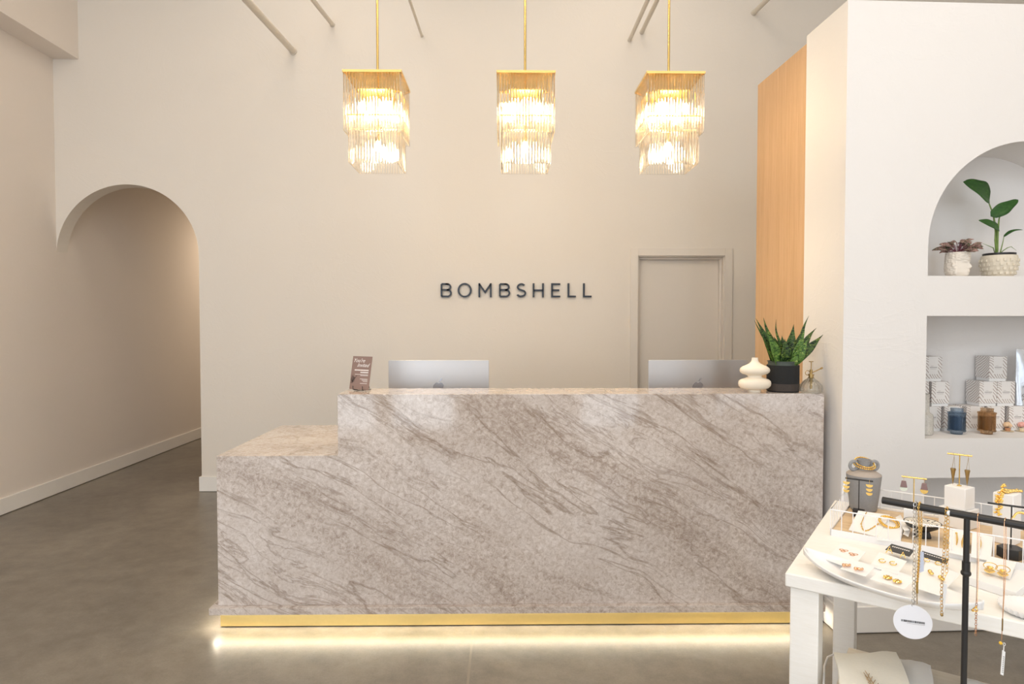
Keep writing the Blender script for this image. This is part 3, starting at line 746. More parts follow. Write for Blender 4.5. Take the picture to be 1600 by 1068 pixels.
obj('stems', stm, plain('purple_stem', (.16, .05, .07), .5), t)

c = atY(1563, 430, 3.12)
t = thing('knobbed_planter', 'sandy bowl planter with square knobs holding a tall big-leafed plant, arched niche', 'planter', (c.x, 3.13, NZ1))
bp = [(0, 0), (.066, 0), (.080, .020), (.094, .055), (.098, .080), (.092, .108), (.088, .110), (.085, .108), (.088, .07), (.06, .01), (0, .01)]
obj('bowl', MB().lathe(bp, 48), KNOB, t)
kb = MB()
for j, (z, r) in enumerate(((.022, .083), (.043, .091), (.064, .0965), (.085, .0975))):
    for i in range(18):
        a = 2*PI*(i+.5*(j % 2))/18
        M_ = Matrix.Translation((r*math.cos(a), r*math.sin(a), z)) @ Matrix.Rotation(a, 4, 'Z')
        kb.box(-.004, .005, -.0085, .0085, -.0065, .0065, M_)
obj('knobs', kb, KNOB, t, bevel=.001)
ip = obj('inner_pot', MB().lathe([(0, .09), (.078, .09), (.083, .113), (.085, .113), (.085, .121), (.080, .121), (.077, .112), (0, .112)], 40), BLACK, t)
obj('soil', MB().lathe([(0, .1135), (.077, .1125)], 32), SOIL, ip)
for o_ in [x_ for x_ in C.objects if x_.parent == t]: o_.scale = (.80, .80, 1)
def L1(px, py, dy=0): v = atY(px, py, 3.13+dy); return Vector((v.x-c.x*1.0, dy, v.z-NZ1)) if False else Vector((v.x-t.location.x, dy, v.z-NZ1))
wide = lambda u: max(.02, math.sin(PI*min(1, u**.62))**.6*(1-.1*u))
st = MB()
st.tube([L1(1557, 394), L1(1556, 360), L1(1552, 335), L1(1544, 314)], [.0065, .0055, .0035, .0025], 10)
st.tube([L1(1558, 394), L1(1559, 362, -.01), L1(1561, 342, -.01), L1(1567, 322, -.01)], [.005, .0045, .003, .002], 10)
st.tube([L1(1557, 394), L1(1555, 375, -.02), L1(1555, 362, -.02)], [.005, .004, .002], 10)
st.tube([L1(1563, 394), L1(1567, 378, .01), L1(1569, 368, .01)], [.003, .002, .0015], 8)
st.tube([L1(1554, 394), L1(1552, 387, -.03), L1(1545, 384, -.03), L1(1535, 380, -.03)], [.002, .002, .0014, .0005], 8)
st.tube([L1(1561, 397), L1(1568, 391, -.02), L1(1574, 387, -.03), L1(1580, 385, -.03), L1(1588, 391, -.03)], [.002, .002, .002, .0014, .0005], 8)
obj('stems', st, STEM, t)
for b, e, wd, up, sg in (((1546, 312, 0), (1505, 284, -.02), .125, (.25, -1, .45), .012), ((1548, 338, -.01), (1591, 312, .0), .062, (.2, -1, .5), .010),
                         ((1561, 358, -.02), (1529, 344, -.05), .050, (.0, -1, .5), .006), ((1568, 370, .01), (1598, 359, -.02), .022, (0, -.6, 1), .014)):
    obj('leaf', leaf_mb(MB(), L1(*b), L1(*e), wd, up=Vector(up), sag=sg, fold=.22, n=16, prof=wide), GREEN, t, solid=.0012, smooth=60)

# ------------------------------------------------------------------ middle niche
NZ2 = n2z0
bs = .0455
boxmesh = MB().box(-bs, bs, -bs, bs, .014, .124)
bm_ = boxmesh.mesh('lid', WAVE, 0)
def candle_box(): 
    t = thing('candle_box', 'x', 'box')
    obj('lid', bm_, WAVE, t, bevel=.0008)
    obj('base_tray', MB().box(-bs+.003, bs-.003, -bs+.003, bs-.003, 0, .0138), WHITE, t)
    tx = MB()
    tx.box(-.013, .0, -bs-.0006, -bs, .077, .0782)
    for k, (a, b) in enumerate(((-.018, -.012), (-.0105, -.004), (-.0025, .003), (.0045, .010), (.0115, .018))): tx.box(a, b, -bs-.0006, -bs, .068, .0722)
    tx.box(-.016, .016, -bs-.0006, -bs, .062, .0632)
    obj('small_print', tx, INKG, t)
    return t
cb = candle_box()
rowsz = [NZ2+.0005, NZ2+.1255, NZ2+.2505]
NB = 3.205
spec = [(1458, 0, 'wave-printed cream candle box on the niche floor behind the speckled bottle'),
        (1491, 0, 'wave-printed cream candle box on the niche floor behind the blue jar'),
        (1526, 0, 'wave-printed cream candle box on the niche floor left behind the amber jar'),
        (1559, 0, 'wave-printed cream candle box on the niche floor right behind the amber jar'),
        (1594, 0, 'wave-printed cream candle box on the niche floor below the foil pouch'),
        (1438, 1, 'middle-layer wave-printed candle box half hidden by the niche left edge'),
        (1470, 1, 'middle-layer wave-printed candle box above the gap behind the blue jar'),
        (1546, 1, 'middle-layer wave-printed candle box, left of the touching pair above the amber jar'),
        (1574.5, 1, 'middle-layer wave-printed candle box, right of the touching pair above the amber jar'),
        (1458, 2, 'topmost wave-printed candle box of the left stack in the square niche'),
        (1561, 2, 'topmost wave-printed candle box of the right stack in the square niche')]
first = True
for px, row, lab in spec:
    o = cb if first else copy_tree(cb); first = False
    v = atY(px, 600, NB-bs); o.location = (v.x, NB+.02*(v.x-2), rowsz[row]); o.rotation_euler = (0, 0, VR); o['label'] = lab; o['group'] = 'stacked candle boxes in the square niche'
JY = 3.035
def jar(px, py, glassm, lab):
    v = atY(px, py, 3.092)
    t = thing('ribbed_glass_jar', lab, 'jar', (v.x, v.y, NZ2+.0005), 0, 'ribbed glass jars in the square niche')
    obj('jar_body', MB().lathe([(0, .004), (.024, .0), (.025, .011), (.037, .013), (.0385, .015), (.0385, .020), (.036, .022), (.036, .098), (.0385, .100), (.0385, .106), (.030, .108), (.031, .100), (.031, .02), (0, .016)], 72, ribs=30, rib=.0007), glassm, t)
    obj('lid', MB().lathe([(0, .1085), (.027, .1085), (.026, .119), (.0275, .120), (.0275, .125), (0, .125)], 48), glassm, t)
    obj('wax', MB().lathe([(0, .022), (.0285, .022), (.0285, .085), (0, .085)], 32), {BLUEG: plain('blue_wax', (.15, .20, .27), .5), AMBER: plain('amber_wax', (.30, .22, .14), .5)}[glassm], t)
jar(1494.5, 676.5, BLUEG, 'blue ribbed glass jar with stepped lid standing on the square niche floor')
jar(1541.5, 676.5, AMBER, 'amber brown ribbed glass jar with stepped lid standing on the square niche floor')
v = atz(1443, 678, NZ2)
tag(obj('speckled_bottle', MB().lathe([(0, 0), (.036, 0), (.041, .005), (.041, .085), (.038, .098), (.026, .107), (.0225, .114), (.0225, .19), (.0235, .198), (.0195, .198), (.018, .12), (0, .11)], 40), SPECK, loc=(v.x, v.y, NZ2)), 'speckled beige glass bottle at the left end of the square niche floor', 'bottle')
for i, (px, py, petal, lab) in enumerate(((1571.5, 673, PEACH, 'peach flower bud standing in a tiny terracotta cup right of the amber jar'), (1594, 673, PINK, 'pink flower bud in a small wire cup at the right edge of the square niche'))):
    v = atz(px, py, NZ2); t = thing('flower_cup', lab, 'ornament', (v.x, v.y-.012, NZ2+.0005))
    obj('cup', MB().lathe([(0, 0), (.010, 0), (.013, .018), (.011, .018), (0, .012)], 20), TERRA if i == 0 else CREAMY, t)
    fm = MB()
    for k in range(7): fm.ball((.009*math.cos(k*.9), .009*math.sin(k*.9), .030+.003*(k % 3)), .010, 10, (1, 1, .9))
    fm.ball((0, 0, .038), .010, 10); obj('flower', fm, petal, t, smooth=60)
    obj('dish', MB().lathe([(0, -.0004), (.024, .0005), (.028, .004), (.0265, .004), (.023, .002), (0, .0012)], 24), CREAMY, t)
v = atY(1605, 630, 3.15)
t = thing('foil_pouch', 'silver foil pouch standing on the candle boxes at the right of the square niche', 'pouch', (v.x+.03, NB-.01, NZ2+.126))
fm = MB(); nx, nz = 12, 16
vs = []
for s in (-1, 1):
    for j in range(nz+1):
        for i in range(nx+1):
            u, w_ = i/nx, j/nz; d = .016*math.sin(PI*u)**.6*(1-w_)**.45*1.0+.0012
            vs.append((-.055+.11*u, s*d*(1+.15*math.sin(9*u+7*w_)), .285*w_))
K = (nx+1)*(nz+1); fs = []
for j in range(nz):
    for i in range(nx):
        a = j*(nx+1)+i; fs += [(a, a+1, a+nx+2, a+nx+1), (K+a, K+a+nx+1, K+a+nx+2, K+a+1)]
for j in range(nz):
    a = j*(nx+1); b = a+nx; fs += [(a, a+nx+1, K+a+nx+1, K+a), (b, K+b, K+b+nx+1, b+nx+1)]
for i in range(nx): fs += [(i, K+i, K+i+1, i+1)]; a = nz*(nx+1)+i; fs += [(a, a+1, K+a+1, K+a)]
obj('pouch_body', MB().add(vs, fs), FOIL, t, smooth=60)
sw = MB()
sw.tube([(-.030, -.020, .060), (-.034, -.020, .050), (-.026, -.020, .044), (-.020, -.020, .052)], .0012, 6).tube([(-.036, -.020, .028), (-.02, -.021, .036), (-.004, -.021, .030)], .0012, 6).tube([(-.028, -.018, .10), (-.024, -.018, .09)], .0012, 6)
obj('printed_mark', sw, INKK, t)

# ------------------------------------------------------------------ white table
TA = math.radians(-35.6); TZ = .75
t0 = atz(1226.5, 894, TZ)
TM = Matrix.Translation((t0.x, t0.y, 0)) @ Matrix.Rotation(TA, 4, 'Z')
tb = thing('display_table', 'large whitewashed wooden display table in the right foreground', 'table', (t0.x, t0.y, 0), TA)
TW, TD, TT = 1.45, .90, .040
obj('table_top', MB().box(0, TW, 0, TD, TZ-TT, TZ), WHITEWOOD, tb, bevel=.004)
for a, b in ((.012, .012), (TW-.087, .012), (.012, TD-.087), (TW-.087, TD-.087)):
    obj('leg', MB().box(a, a+.075, b, b+.075, 0, TZ-TT), WHITEWOOD, tb, bevel=.003)
# lower nesting table
LZ = .42
lt = thing('nesting_table', 'low pale wooden table tucked under the large white table, carrying folded cloths', 'table', (t0.x, t0.y, 0), TA)
obj('table_top', MB().box(.122, .97, -.55, .356, LZ-.035, LZ), WHITEWOOD2, lt, bevel=.003)
for a, b in ((.14, -.53), (.89, -.53), (.14, .28), (.89, .28)):
    obj('leg', MB().box(a, a+.06, b, b+.06, 0, LZ-.035), WHITEWOOD2, lt)

# jewellery tray
TR = math.radians(-37.5); trz = TZ+.001
q = atz(1297, 836, TZ)
tray = thing('jewelry_tray', 'white wire gallery tray with acacia wood base at the back of the table', 'tray', (q.x, q.y, TZ), TR)
TL, TDp, TH = .74, .385, .088
obj('wood_base', MB().box(.004, TL-.004, .004, TDp-.004, .004, .016), TRAYWOOD, tray)
rm = MB().box(0, TL, 0, .003, 0, .022).box(0, TL, TDp-.003, TDp, 0, .022).box(0, .003, 0, TDp, 0, .022).box(TL-.003, TL, 0, TDp, 0, .022)
obj('rim_band', rm, WMETAL, tray)
rl = MB(); r_ = .0016
rl.tube([(0, 0, TH), (TL, 0, TH), (TL, TDp, TH), (0, TDp, TH)], .0022, 8, closed=True)
for i in range(23):
    for y in (.0015, TDp-.0015): rl.tube([(TL*i/22, y, .018), (TL*i/22, y, TH)], r_, 6)
for i in range(1, 10):
    for x in (.0015, TL-.0015): rl.tube([(x, TDp*i/10, .018), (x, TDp*i/10, TH)], r_, 6)
obj('wire_gallery', rl, WMETAL, tray)
for x, s in ((0, -1), (TL, 1)):
    hp = [(x, TDp*.62, TH-.03)]+[(x+s*.004, TDp*.80-TDp*.17*math.cos(PI*k/10), TH-.02+.055*math.sin(PI*k/10)) for k in range(11)]+[(x, TDp*.98, TH-.03)]
    obj('handle', MB().tube(hp, .003, 8), WMETAL, tray)
BZ = TZ+.0165   # level of the wooden tray floor

def block(c, rot, w_, d_, h_, lab, name='display_block', mat=WBLOCK, cat='display block', grp=None):
    return tag(obj(name, MB().box(-w_/2, w_/2, -d_/2, d_/2, 0, h_), mat, loc=c, rot=rot, bevel=.002), lab, cat, grp)
def tstand(c, rot, h_, bw, mat, lab, base=None, basemat=None, pr=.0018, br=.003):
    t = thing('earring_stand', lab, 'earring stand', c, rot, None)
    obj('pole', MB().cyl((0, 0, .002), (0, 0, h_), pr, n=10), mat, t)
    obj('bar', MB().cyl((-bw/2, 0, h_), (bw/2, 0, h_), br, n=12), mat, t)
    if base == 'hex': obj('base', MB().prism([(.034*math.cos(PI/3*k), .034*math.sin(PI/3*k)) for k in range(6)], 0, .030, 'z'), basemat, t, bevel=.001)
    elif base == 'box': obj('base', MB().box(-.018, .018, -.014, .014, 0, .024), basemat, t)
    else: obj('base', MB().cyl((0, 0, 0), (0, 0, .003), .007), mat, t)
    return t
def hgt(px, py, c): return atY(px, py, c.y).z
# grey two-handled vase with beaded bracelet
q = atz(1356, 799, BZ); vz = hgt(1356, 721, q)-BZ; k = vz/.18
t = thing('handled_vase', 'matt grey stoneware vase with two ring handles in the back corner of the tray', 'vase', (q.x, q.y+.03, BZ), -.6)
sR = .0655
obj('vase_body', MB().lathe([(0, 0), (.046, 0), (.050, .004), (.058, .06*k), (.065, .122*k), (.0655, .128*k)], 40), VGREY, t)
obj('shoulder', MB().lathe([(.0655, .128*k), (.064, .131*k), (.050, .139*k), (.034, .144*k), (.026, .146*k)], 40), VTAUPE, t)
obj('neck', MB().lathe([(.026, .145*k), (.022, .152*k), (.021, .160*k), (.026, .178*k), (.0275, .182*k), (.024, .182*k), (.018, .165*k), (.018, .15*k)], 36), VGREY, t)
for s in (-1, 1):
    M_ = math.cos(.6)*s, math.sin(.6)*s
    obj('handle', MB().ring((M_[0]*.043, M_[1]*.043, .160*k), .0155, .0065, (-M_[1], M_[0], 0), 24, 10), VGREY, t)
for o_ in [x_ for x_ in C.objects if x_.parent == t]: o_.scale = (.9, .9, 1)
bd = MB()
for (R_, zo, tilt, ph) in ((.032, .172*k, .75, 0), (.036, .163*k, .5, .1)):
    for i in range(34):
        a = 2*PI*i/34; x, y = R_*math.cos(a), R_*math.sin(a)*.9; z = zo+.6*y*tilt
        bd.ball((x, y-.003, z), .0031, 8)
tag(obj('beaded_bracelet', bd, JGOLD, loc=(q.x, q.y+.03, BZ), rot=0), 'double gold beaded bracelet looped around the neck of the grey vase', 'bracelet')

# black T stand with tiered half-disc earrings
q = atz(1341.5, 806, BZ); h_ = hgt(1341, 749, q)-BZ
stand_rot = math.radians(-36)
tstand(q, stand_rot, h_, .088, BLACK, 'small black T earring stand in front of the grey vase', 'box', BLACK, .0016, .0028)
def hang(name, lab, mat, q, rot, off, h_, build, grp=None):
    d = Vector((math.cos(rot), math.sin(rot), 0))
    t = thing(name, lab, 'earring', (q.x+d.x*off, q.y+d.y*off, h_), rot, grp)
    build(t); return t
def tiers(t):
    obj('hook', MB().ring((0, 0, 0), .0042, .0005, (1, 0, 0), 14, 6).tube([(0, -.004, 0), (0, -.004, -.012)], .0005, 6), JGOLD, t)
    for k, (w_, z) in enumerate(((.0115, -.012), (.0105, -.027), (.0105, -.041))):
        m = MB(); pts = [(w_*math.cos(PI+PI*i/10), z+.0105*math.sin(PI+PI*i/10)) for i in range(11)]
        m.prism(pts, -.0048, -.0036); obj('half_disc', m, JGOLD, t)
hang('tiered_earring', 'gold earring of three stacked half discs, left one on the small black stand', JGOLD, q, stand_rot, -.040, BZ+h_, tiers, 'tiered half-disc earrings')
hang('tiered_earring', 'gold earring of three stacked half discs, right one in front of the grey vase', JGOLD, q, stand_rot, .033, BZ+h_, tiers, 'tiered half-disc earrings')

# gold T stand on white block with mauve stone earrings
q = atz(1427, 818, BZ)
bk = block((q.x, q.y, BZ), math.radians(-36), .055, .05, .055, 'small white block under the gold stand with mauve stone earrings')
q2 = Vector((q.x, q.y, BZ+.0555)); h2 = hgt(1425, 746, q)-q2.z
tstand(q2, stand_rot, h2, .074, GOLD, 'gold T earring stand holding the mauve stone earrings', None, None)
def stones(low):
    def f(t):
        obj('hook', MB().ring((0, 0, 0), .0042, .0005, (1, 0, 0), 14, 6).tube([(0, -.004, 0), (0, -.004, -.014)], .0005, 6), JGOLD, t)
        obj('stone', MB().hexa([(-.0105, -.008, -.036), (.0105, -.008, -.036), (.0105, -.0, -.036), (-.0105, -.0, -.036)], [(-.0065, -.008, -.014), (.0065, -.008, -.014), (.0065, -.0, -.014), (-.0065, -.0, -.014)]), PURPLE, t, bevel=.001)
        obj('drop', MB().prism([(.012*math.cos(PI+PI*i/10), -.037+.013*math.sin(PI+PI*i/10)) for i in range(11)], -.006, -.002), low, t)
    return f
hang('stone_earring', 'mauve stone drop earring with pale mint lower piece on the gold stand', MINT, q2, stand_rot, -.030, q2.z+h2, stones(MINT), 'mauve stone earrings')
hang('stone_earring', 'mauve stone drop earring with gold lower piece on the gold stand', JGOLD, q2, stand_rot, .030, q2.z+h2, stones(JGOLD), 'mauve stone earrings')

# stacked blocks with spike earrings
q = atz(1504, 824, BZ); rb = math.radians(-62)
q = q+Vector((0, .02, 0))
hb1 = hgt(1500, 792, q)-BZ
block((q.x, q.y, BZ), rb, .088, .080, hb1, 'wide white plaster block, lower one of the two-block stack in the tray')
hb2 = hgt(1500, 759, q)-BZ-hb1
block((q.x, q.y-.002, BZ+hb1+.0005), rb, .066, .062, hb2, 'white plaster cube stacked on the wider block under the tall gold stand')
q3 = Vector((q.x, q.y, BZ+hb1+hb2+.001)); h3 = hgt(1503, 710, q)-q3.z
tstand(q3, stand_rot-.1, h3, .070, GOLD, 'tall gold T earring stand on top of the stacked white blocks')
def spike(t):
    obj('hook', MB().tube([(.001, .003, -.002), (0, -.003, .004), (.003, -.004, -.006), (-.003, -.004, -.052)], .0006, 6).tube([(.003, -.004, -.006), (.006, -.004, -.052)], .0004, 6), ANTIQUE, t)
    obj('spike', MB().lathe([(0, -.106), (.002, -.094), (.0068, -.058), (.008, -.054), (.008, -.049), (0, -.049)], 6), ANTIQUE, t)
hang('spike_earring', 'bronze spike earring, left one on the tall gold stand', ANTIQUE, q3, stand_rot-.1, -.018, q3.z+h3, spike, 'bronze spike earrings')
hang('spike_earring', 'bronze spike earring, right one on the tall gold stand', ANTIQUE, q3, stand_rot-.1, .022, q3.z+h3, spike, 'bronze spike earrings')

# tall block with gold leaf cuff
q = atz(1580, 850, BZ); q = q+Vector((0.0, .02, 0)); hb = hgt(1575, 769, q)-BZ
block((q.x, q.y, BZ), math.radians(-58), .055, .062, hb, 'tall white display block wearing the gold leaf cuff at the right of the tray')
cuff = MB(); rr = random.Random(5)
M_ = Matrix.Translation((q.x, q.y, BZ)) @ Matrix.Rotation(math.radians(-58), 4, 'Z')
path = [(-.012, -.033, hb-.07), (-.010, -.033, hb-.03), (-.004, -.030, hb+.003), (.004, .0, hb+.005), (.010, .028, hb+.004)]
for k in range(len(path)-1):
    a, b = Vector(path[k]), Vector(path[k+1])
    for j in range(26):
        p_ = a.lerp(b, j/14)+Vector((rr.uniform(-.008, .008), rr.uniform(-.001, .002) if k < 2 else rr.uniform(-.006, .006), rr.uniform(-.002, .002)))
        cuff.ball(M_ @ p_, .0042, 7, (1.3, .8, .8))
    cuff.tube([M_ @ a, M_ @ b], .0016, 6)
tag(obj('gold_cuff', cuff, JGOLD), 'gold leaf-textured cuff draped over the tall white block', 'bracelet')

# black T stand with hexagonal foot
q = atz(1579, 870, BZ); h_ = hgt(1578, 790, q)-BZ
tstand(q, stand_rot, h_, .115, BLACK, 'black T earring stand with a hexagonal foot at the right front of the tray', 'hex', BLACK, .0019, .003)
def floral(t):
    m = MB(); rr2 = random.Random(9)
    for k in range(26):
        a = -1.2+k*.16; m.ball((.018*math.cos(a)-.008, -.005, -.040+.026*math.sin(a)), .0032, 7)
    m.ring((-.008, -.005, -.040), .022, .0008, (0, 1, 0), 30, 6)
    obj('hoop', m, JGOLD, t); obj('hook', MB().tube([(0, 0, .003), (0, -.004, 0), (0, -.005, -.016)], .0006, 6), JGOLD, t)
hang('floral_hoop', 'gold flower hoop earring hanging from the right of the hexagonal-footed black stand', JGOLD, q, stand_rot, .030, BZ+h_, floral)

# footed bowl
q = atz(1441, 838, BZ)
t = thing('footed_bowl', 'small black footed bowl with cream line-drawn inside in the middle of the tray', 'bowl', (q.x, q.y, BZ))
obj('bowl_shell', MB().lathe([(0, .020), (.024, .021), (.050, .034), (.060, .046), (.0605, .048), (.0585, .048), (.048, .0385), (.024, .027), (0, .0255)], 44), BLACK, t)
obj('glazed_inside', MB().lathe([(0, .0262), (.024, .0277), (.048, .0392), (.0575, .0478)], 44), BOWLP, t)
obj('foot', MB().lathe([(0, 0), (.030, 0), (.032, .004), (.026, .021), (0, .021)], 6), BLACK, t)

for o_ in [x_ for x_ in C.objects if x_.parent == t]: o_.scale = (.88, .88, 1)
# bracelet wedges (sloped white cards) with bracelets
def wedge(pts, lab, dz0=.003, dz1=.034, z=BZ, name='bracelet_card', cat='display card'):
    # pts px: BL BR TR TL (low front edge, high rear edge)
    a = atz(*pts[0], z+dz0); b = atz(*pts[1], z+dz0); c_ = atz(*pts[2], z+dz1); d = atz(*pts[3], z+dz1)
    o = (a+b+c_+d)/4; o.z = z
    bot = [Vector((p_.x, p_.y, z)) for p_ in (a, b, c_, d)]
    m = MB().hexa([p_-o for p_ in bot], [p_-o for p_ in (a, b, c_, d)])
    ob = tag(obj(name, m, WHITE, loc=o, bevel=.0008), lab, cat)
    return a, b, c_, d
def on(q4, u, v, up=.0015):
    a, b, c_, d = q4; n_ = (b-a).cross(d-a).normalized()
    return (a*(1-u)+b*u)*(1-v)+(d*(1-u)+c_*u)*v + n_*up
w1 = wedge([(1326, 827), (1372, 838), (1391, 804), (1341, 797)], 'white sloped display card holding the fine gold chain bracelet, left in the tray')
cp = [on(w1, .28+.0*k, .95-.1*k) for k in range(4)]+[on(w1, .30+.5*k/8, .5-.40*math.sin(PI*(k+1)/9)) for k in range(9)]
m = MB().tube(cp, .0016, 6)
for p_ in cp[4:]: m.ball(p_, .0028, 8)
tag(obj('chain_bracelet', m, JGOLD), 'fine gold chain bracelet on the leftmost sloped white card', 'bracelet')
w2 = wedge([(1370, 842), (1406, 846), (1412, 822), (1381, 811)], 'white sloped display card under the chunky gold bracelets', .003, .020)
m = MB(); cc = on(w2, .28, .75, .006)
for rg, (R_, dx) in enumerate(((.026, 0), (.028, .006))):
    for i in range(30):
        a = 2*PI*i/30; m.ball((cc.x+dx+R_*math.cos(a), cc.y+R_*math.sin(a), BZ+.027-.4*(-(R_*math.sin(a)))+.002*rg), .0034, 8)
tag(obj('chunky_bracelet', m, JGOLD), 'chunky gold bead bracelets on the second sloped white card in the tray', 'bracelet')
for pts, lab in (([(1399, 808), (1407, 804), (1421, 828), (1413, 829)], 'small white barcode tag lying beside the chunky gold bracelets'), ([(1411, 834), (1419, 838), (1427, 814), (1420, 812)], 'plain white tag propped against the black footed bowl')):
    P4 = [atz(px, py, BZ+z_) for (px, py), z_ in zip(pts, (.012, .012, .030, .030))]
    o_ = sum(P4, Vector())/4; t = thing('price_tag', lab, 'price tag', o_)
    obj('tag_card', MB().slab([p_-o_ for p_ in P4], .0008), WHITE, t)
    if 'barcode' in lab:
        bm2 = MB()
        for k in range(5): bm2.slab([on([p_-o_ for p_ in P4], u, v, .0006) for u, v in ((.15, .12+.15*k), (.85, .12+.15*k), (.85, .19+.15*k), (.15, .19+.15*k))], .0003)
        obj('barcode_print', bm2, INKG, t)
w3 = wedge([(1481, 862), (1513, 869), (1516, 832), (1484, 825)], 'upright white earring card left of the black pole, in the tray', .002, .038)
w4 = wedge([(1517, 869), (1548, 876), (1552, 838), (1519, 831)], 'upright white earring card right of the black pole, in the tray', .002, .038)
def curvy(q4, u, v, lab, mir=1):
    m = MB(); pts = [on(q4, u+mir*.06*math.sin(2.4*s), v+.22-.5*s, .003) for s in [i/8 for i in range(9)]]
    m.tube(pts, [.0014, .002, .0026, .003, .003, .0026, .0022, .0016, .001], 8).ball(pts[0], .0034, 8)
    return tag(obj('vine_earring', m, JGOLD), lab, 'earring', 'vine earrings on upright cards')
curvy(w3, .35, .6, 'gold curling vine earring, left on the card left of the black pole'); curvy(w3, .72, .55, 'gold curling vine earring, right on the card left of the black pole', -1)
curvy(w4, .38, .6, 'gold curling vine earring, on the card right of the black pole')

# ------------------------------------------------------------------ leaf-shaped dish
a = atz(1257, 853, .806); b = atz(1536, 936, .806)
mid = (a+b)/2; dv = (b-a); Ld = dv.length; rot = math.atan2(dv.y, dv.x)
t = thing('boat_dish', 'long leaf-shaped white ribbed ceramic dish full of earring cards on the table', 'dish', (mid.x, mid.y, TZ), rot)
def boat(inner):
    m = MB(); nx, ny = 60, 20; vs = []
    for i in range(nx+1):
        s = -1+2*i/nx
        W_ = .083*(1-abs(s)**2.0)**.85+.0035; up = .030+.022*abs(s)**4
        for j in range(ny+1):
            k_ = -1+2*j/ny
            z = up*abs(k_)**2.6*(1)+ (.012+.024*abs(s)**3)*(1-abs(k_)**2.6)
            z = (.006+.030*abs(s)**3)*(1-abs(k_)**3)+up*abs(k_)**3
            if inner: z += .003*(1-abs(k_)**8)+.0006*math.cos(j*PI)*(1-abs(k_))
            vs.append((s*Ld/2, k_*(W_-(.003 if inner else 0)), z-(0 if inner else .004*(1-abs(k_)**6))+.001))
    for i in range(nx):
        for j in range(ny):
            q_ = i*(ny+1)+j; m.f.append((q_, q_+ny+1, q_+ny+2, q_+1))
    m.v = vs; return m
bo = obj('dish_shell', boat(False), WBLOCK, t, smooth=60, solid=.004)
fo = obj('foot', MB().lathe([(0, 0), (.05, 0), (.055, .004), (0, .004)], 30, sy=.6), WBLOCK, t)

def ecard(pts, zs, lab, mat=WHITE, print_=False):
    P4 = [atz(px, py, TZ+z_) for (px, py), z_ in zip(pts, zs)]
    o_ = sum(P4, Vector())/4; t = thing('earring_card', lab, 'earring card', o_, 0, 'earring cards in the boat dish')
    obj('card', MB().slab([p_-o_ for p_ in P4], .001), mat, t)
    if print_:
        m = MB(); L4 = [p_-o_ for p_ in P4]; x = .12
        while x < .85:
            m.slab([on(L4, u, v, .0004) for u, v in ((x, .62), (x+.06, .62), (x+.06, .74), (x, .74))], .0002); x += .085
        obj('small_print', m, PAPERINK, t)
    return P4
def earring(name, px, py, z, lab, kind, mat=JGOLD, s=1.0):
    c_ = atz(px, py, TZ+z)
    t = thing(name, lab, 'earring', c_, random.uniform(-.75, -.45), None)
    m = MB()
    if kind == 'tri':
        for k in range(3):
            a_ = 2*PI*k/3+.5; m.ring((.0055*s*math.cos(a_), .0055*s*math.sin(a_), .001), .0042*s, .0011, (0, 0, 1), 16, 6)
    if kind == 'hoop': m.ring((0, 0, .001), .009*s, .0015*s, (0, -.3, 1), 24, 8, a0=.3, a1=5.6)
    if kind == 'disc': m.lathe([(0, .006), (.004, .0055), (.0085*s, .002), (.0105*s, .0), (0, -.0)], 24); [m.cyl((.007*s*math.cos(k*.7), .007*s*math.sin(k*.7), .002), (.0108*s*math.cos(k*.7), .0108*s*math.sin(k*.7), .0025), .0012, n=6) for k in range(9)]
    if kind == 'a': m.tube([(-.009*s, 0, .0), (0, .003, .020*s), (.007*s, 0, .0)], .0014, 8).tube([(-.005*s, .001, .009*s), (.004*s, .001, .009*s)], .0012, 8)
    if kind == 'drop': m.ball((0, 0, .003), .0055*s, 10).ball((.004*s, -.012*s, .003), .0058*s, 10, (1, 1.3, .6)).tube([(0, 0, .004), (.003, -.01, .004)], .0012, 6)
    if kind == 'leaf': m.ball((0, 0, .003), .004*s, 8, (1.6, .8, .8)).ball((.006*s, .004*s, .003), .0036*s, 8, (.8, 1.5, .8)).ball((-.006*s, -.003*s, .003), .004*s, 8)
    if kind == 'fan':
        for k in range(9):
            a_ = -PI/2+(k-4)*.13; L_ = .026+.014*(1-abs(k-4)/4)
            m.tube([(0, 0, .003), (L_*math.cos(a_)*s*.8, L_*math.sin(a_)*s, .002)], [.0012, .0022], 6)
        m.ring((0, .010, .005), .015*s, .0011, (0, -.3, 1), 24, 6)
        m.ball((0, 0, .004), .005*s, 10, (1.6, .8, .7))
    obj('ornament', m, mat, t, smooth=60)
    obj('post', MB().cyl((0, 0, -.0015), (0, 0, .001), .0006, n=6), mat, t)
    return t
ecard([(1289, 873), (1330, 888), (1353, 862), (1315, 847)], (.026, .026, .036, .036), 'white card with clover earrings, leftmost in the boat dish')
earring('clover_earring', 1318, 860, .0325, 'rose gold clover stud, left of the pair on the leftmost card', 'tri', ROSE, 1.3)
earring('clover_earring', 1333, 866, .0325, 'rose gold clover stud, right of the pair on the leftmost card', 'tri', ROSE, 1.3)
ecard([(1313, 888), (1353, 900), (1367, 885), (1329, 873)], (.032, .032, .042, .042), 'white card with leaf earrings, overlapping the clover card in the dish')
earring('leaf_earring', 1323, 884, .038, 'rose gold leaf earring, left of the pair on the overlapping card', 'leaf', ROSE, 1.2)
earring('leaf_earring', 1342, 890, .038, 'rose gold leaf earring, right of the pair on the overlapping card', 'leaf', ROSE, 1.2)
ecard([(1383, 858), (1421, 869), (1429, 859), (1393, 849)], (.024, .024, .030, .030), 'black printed card at the back of the dish, left of the silver chain', CARDB, True)
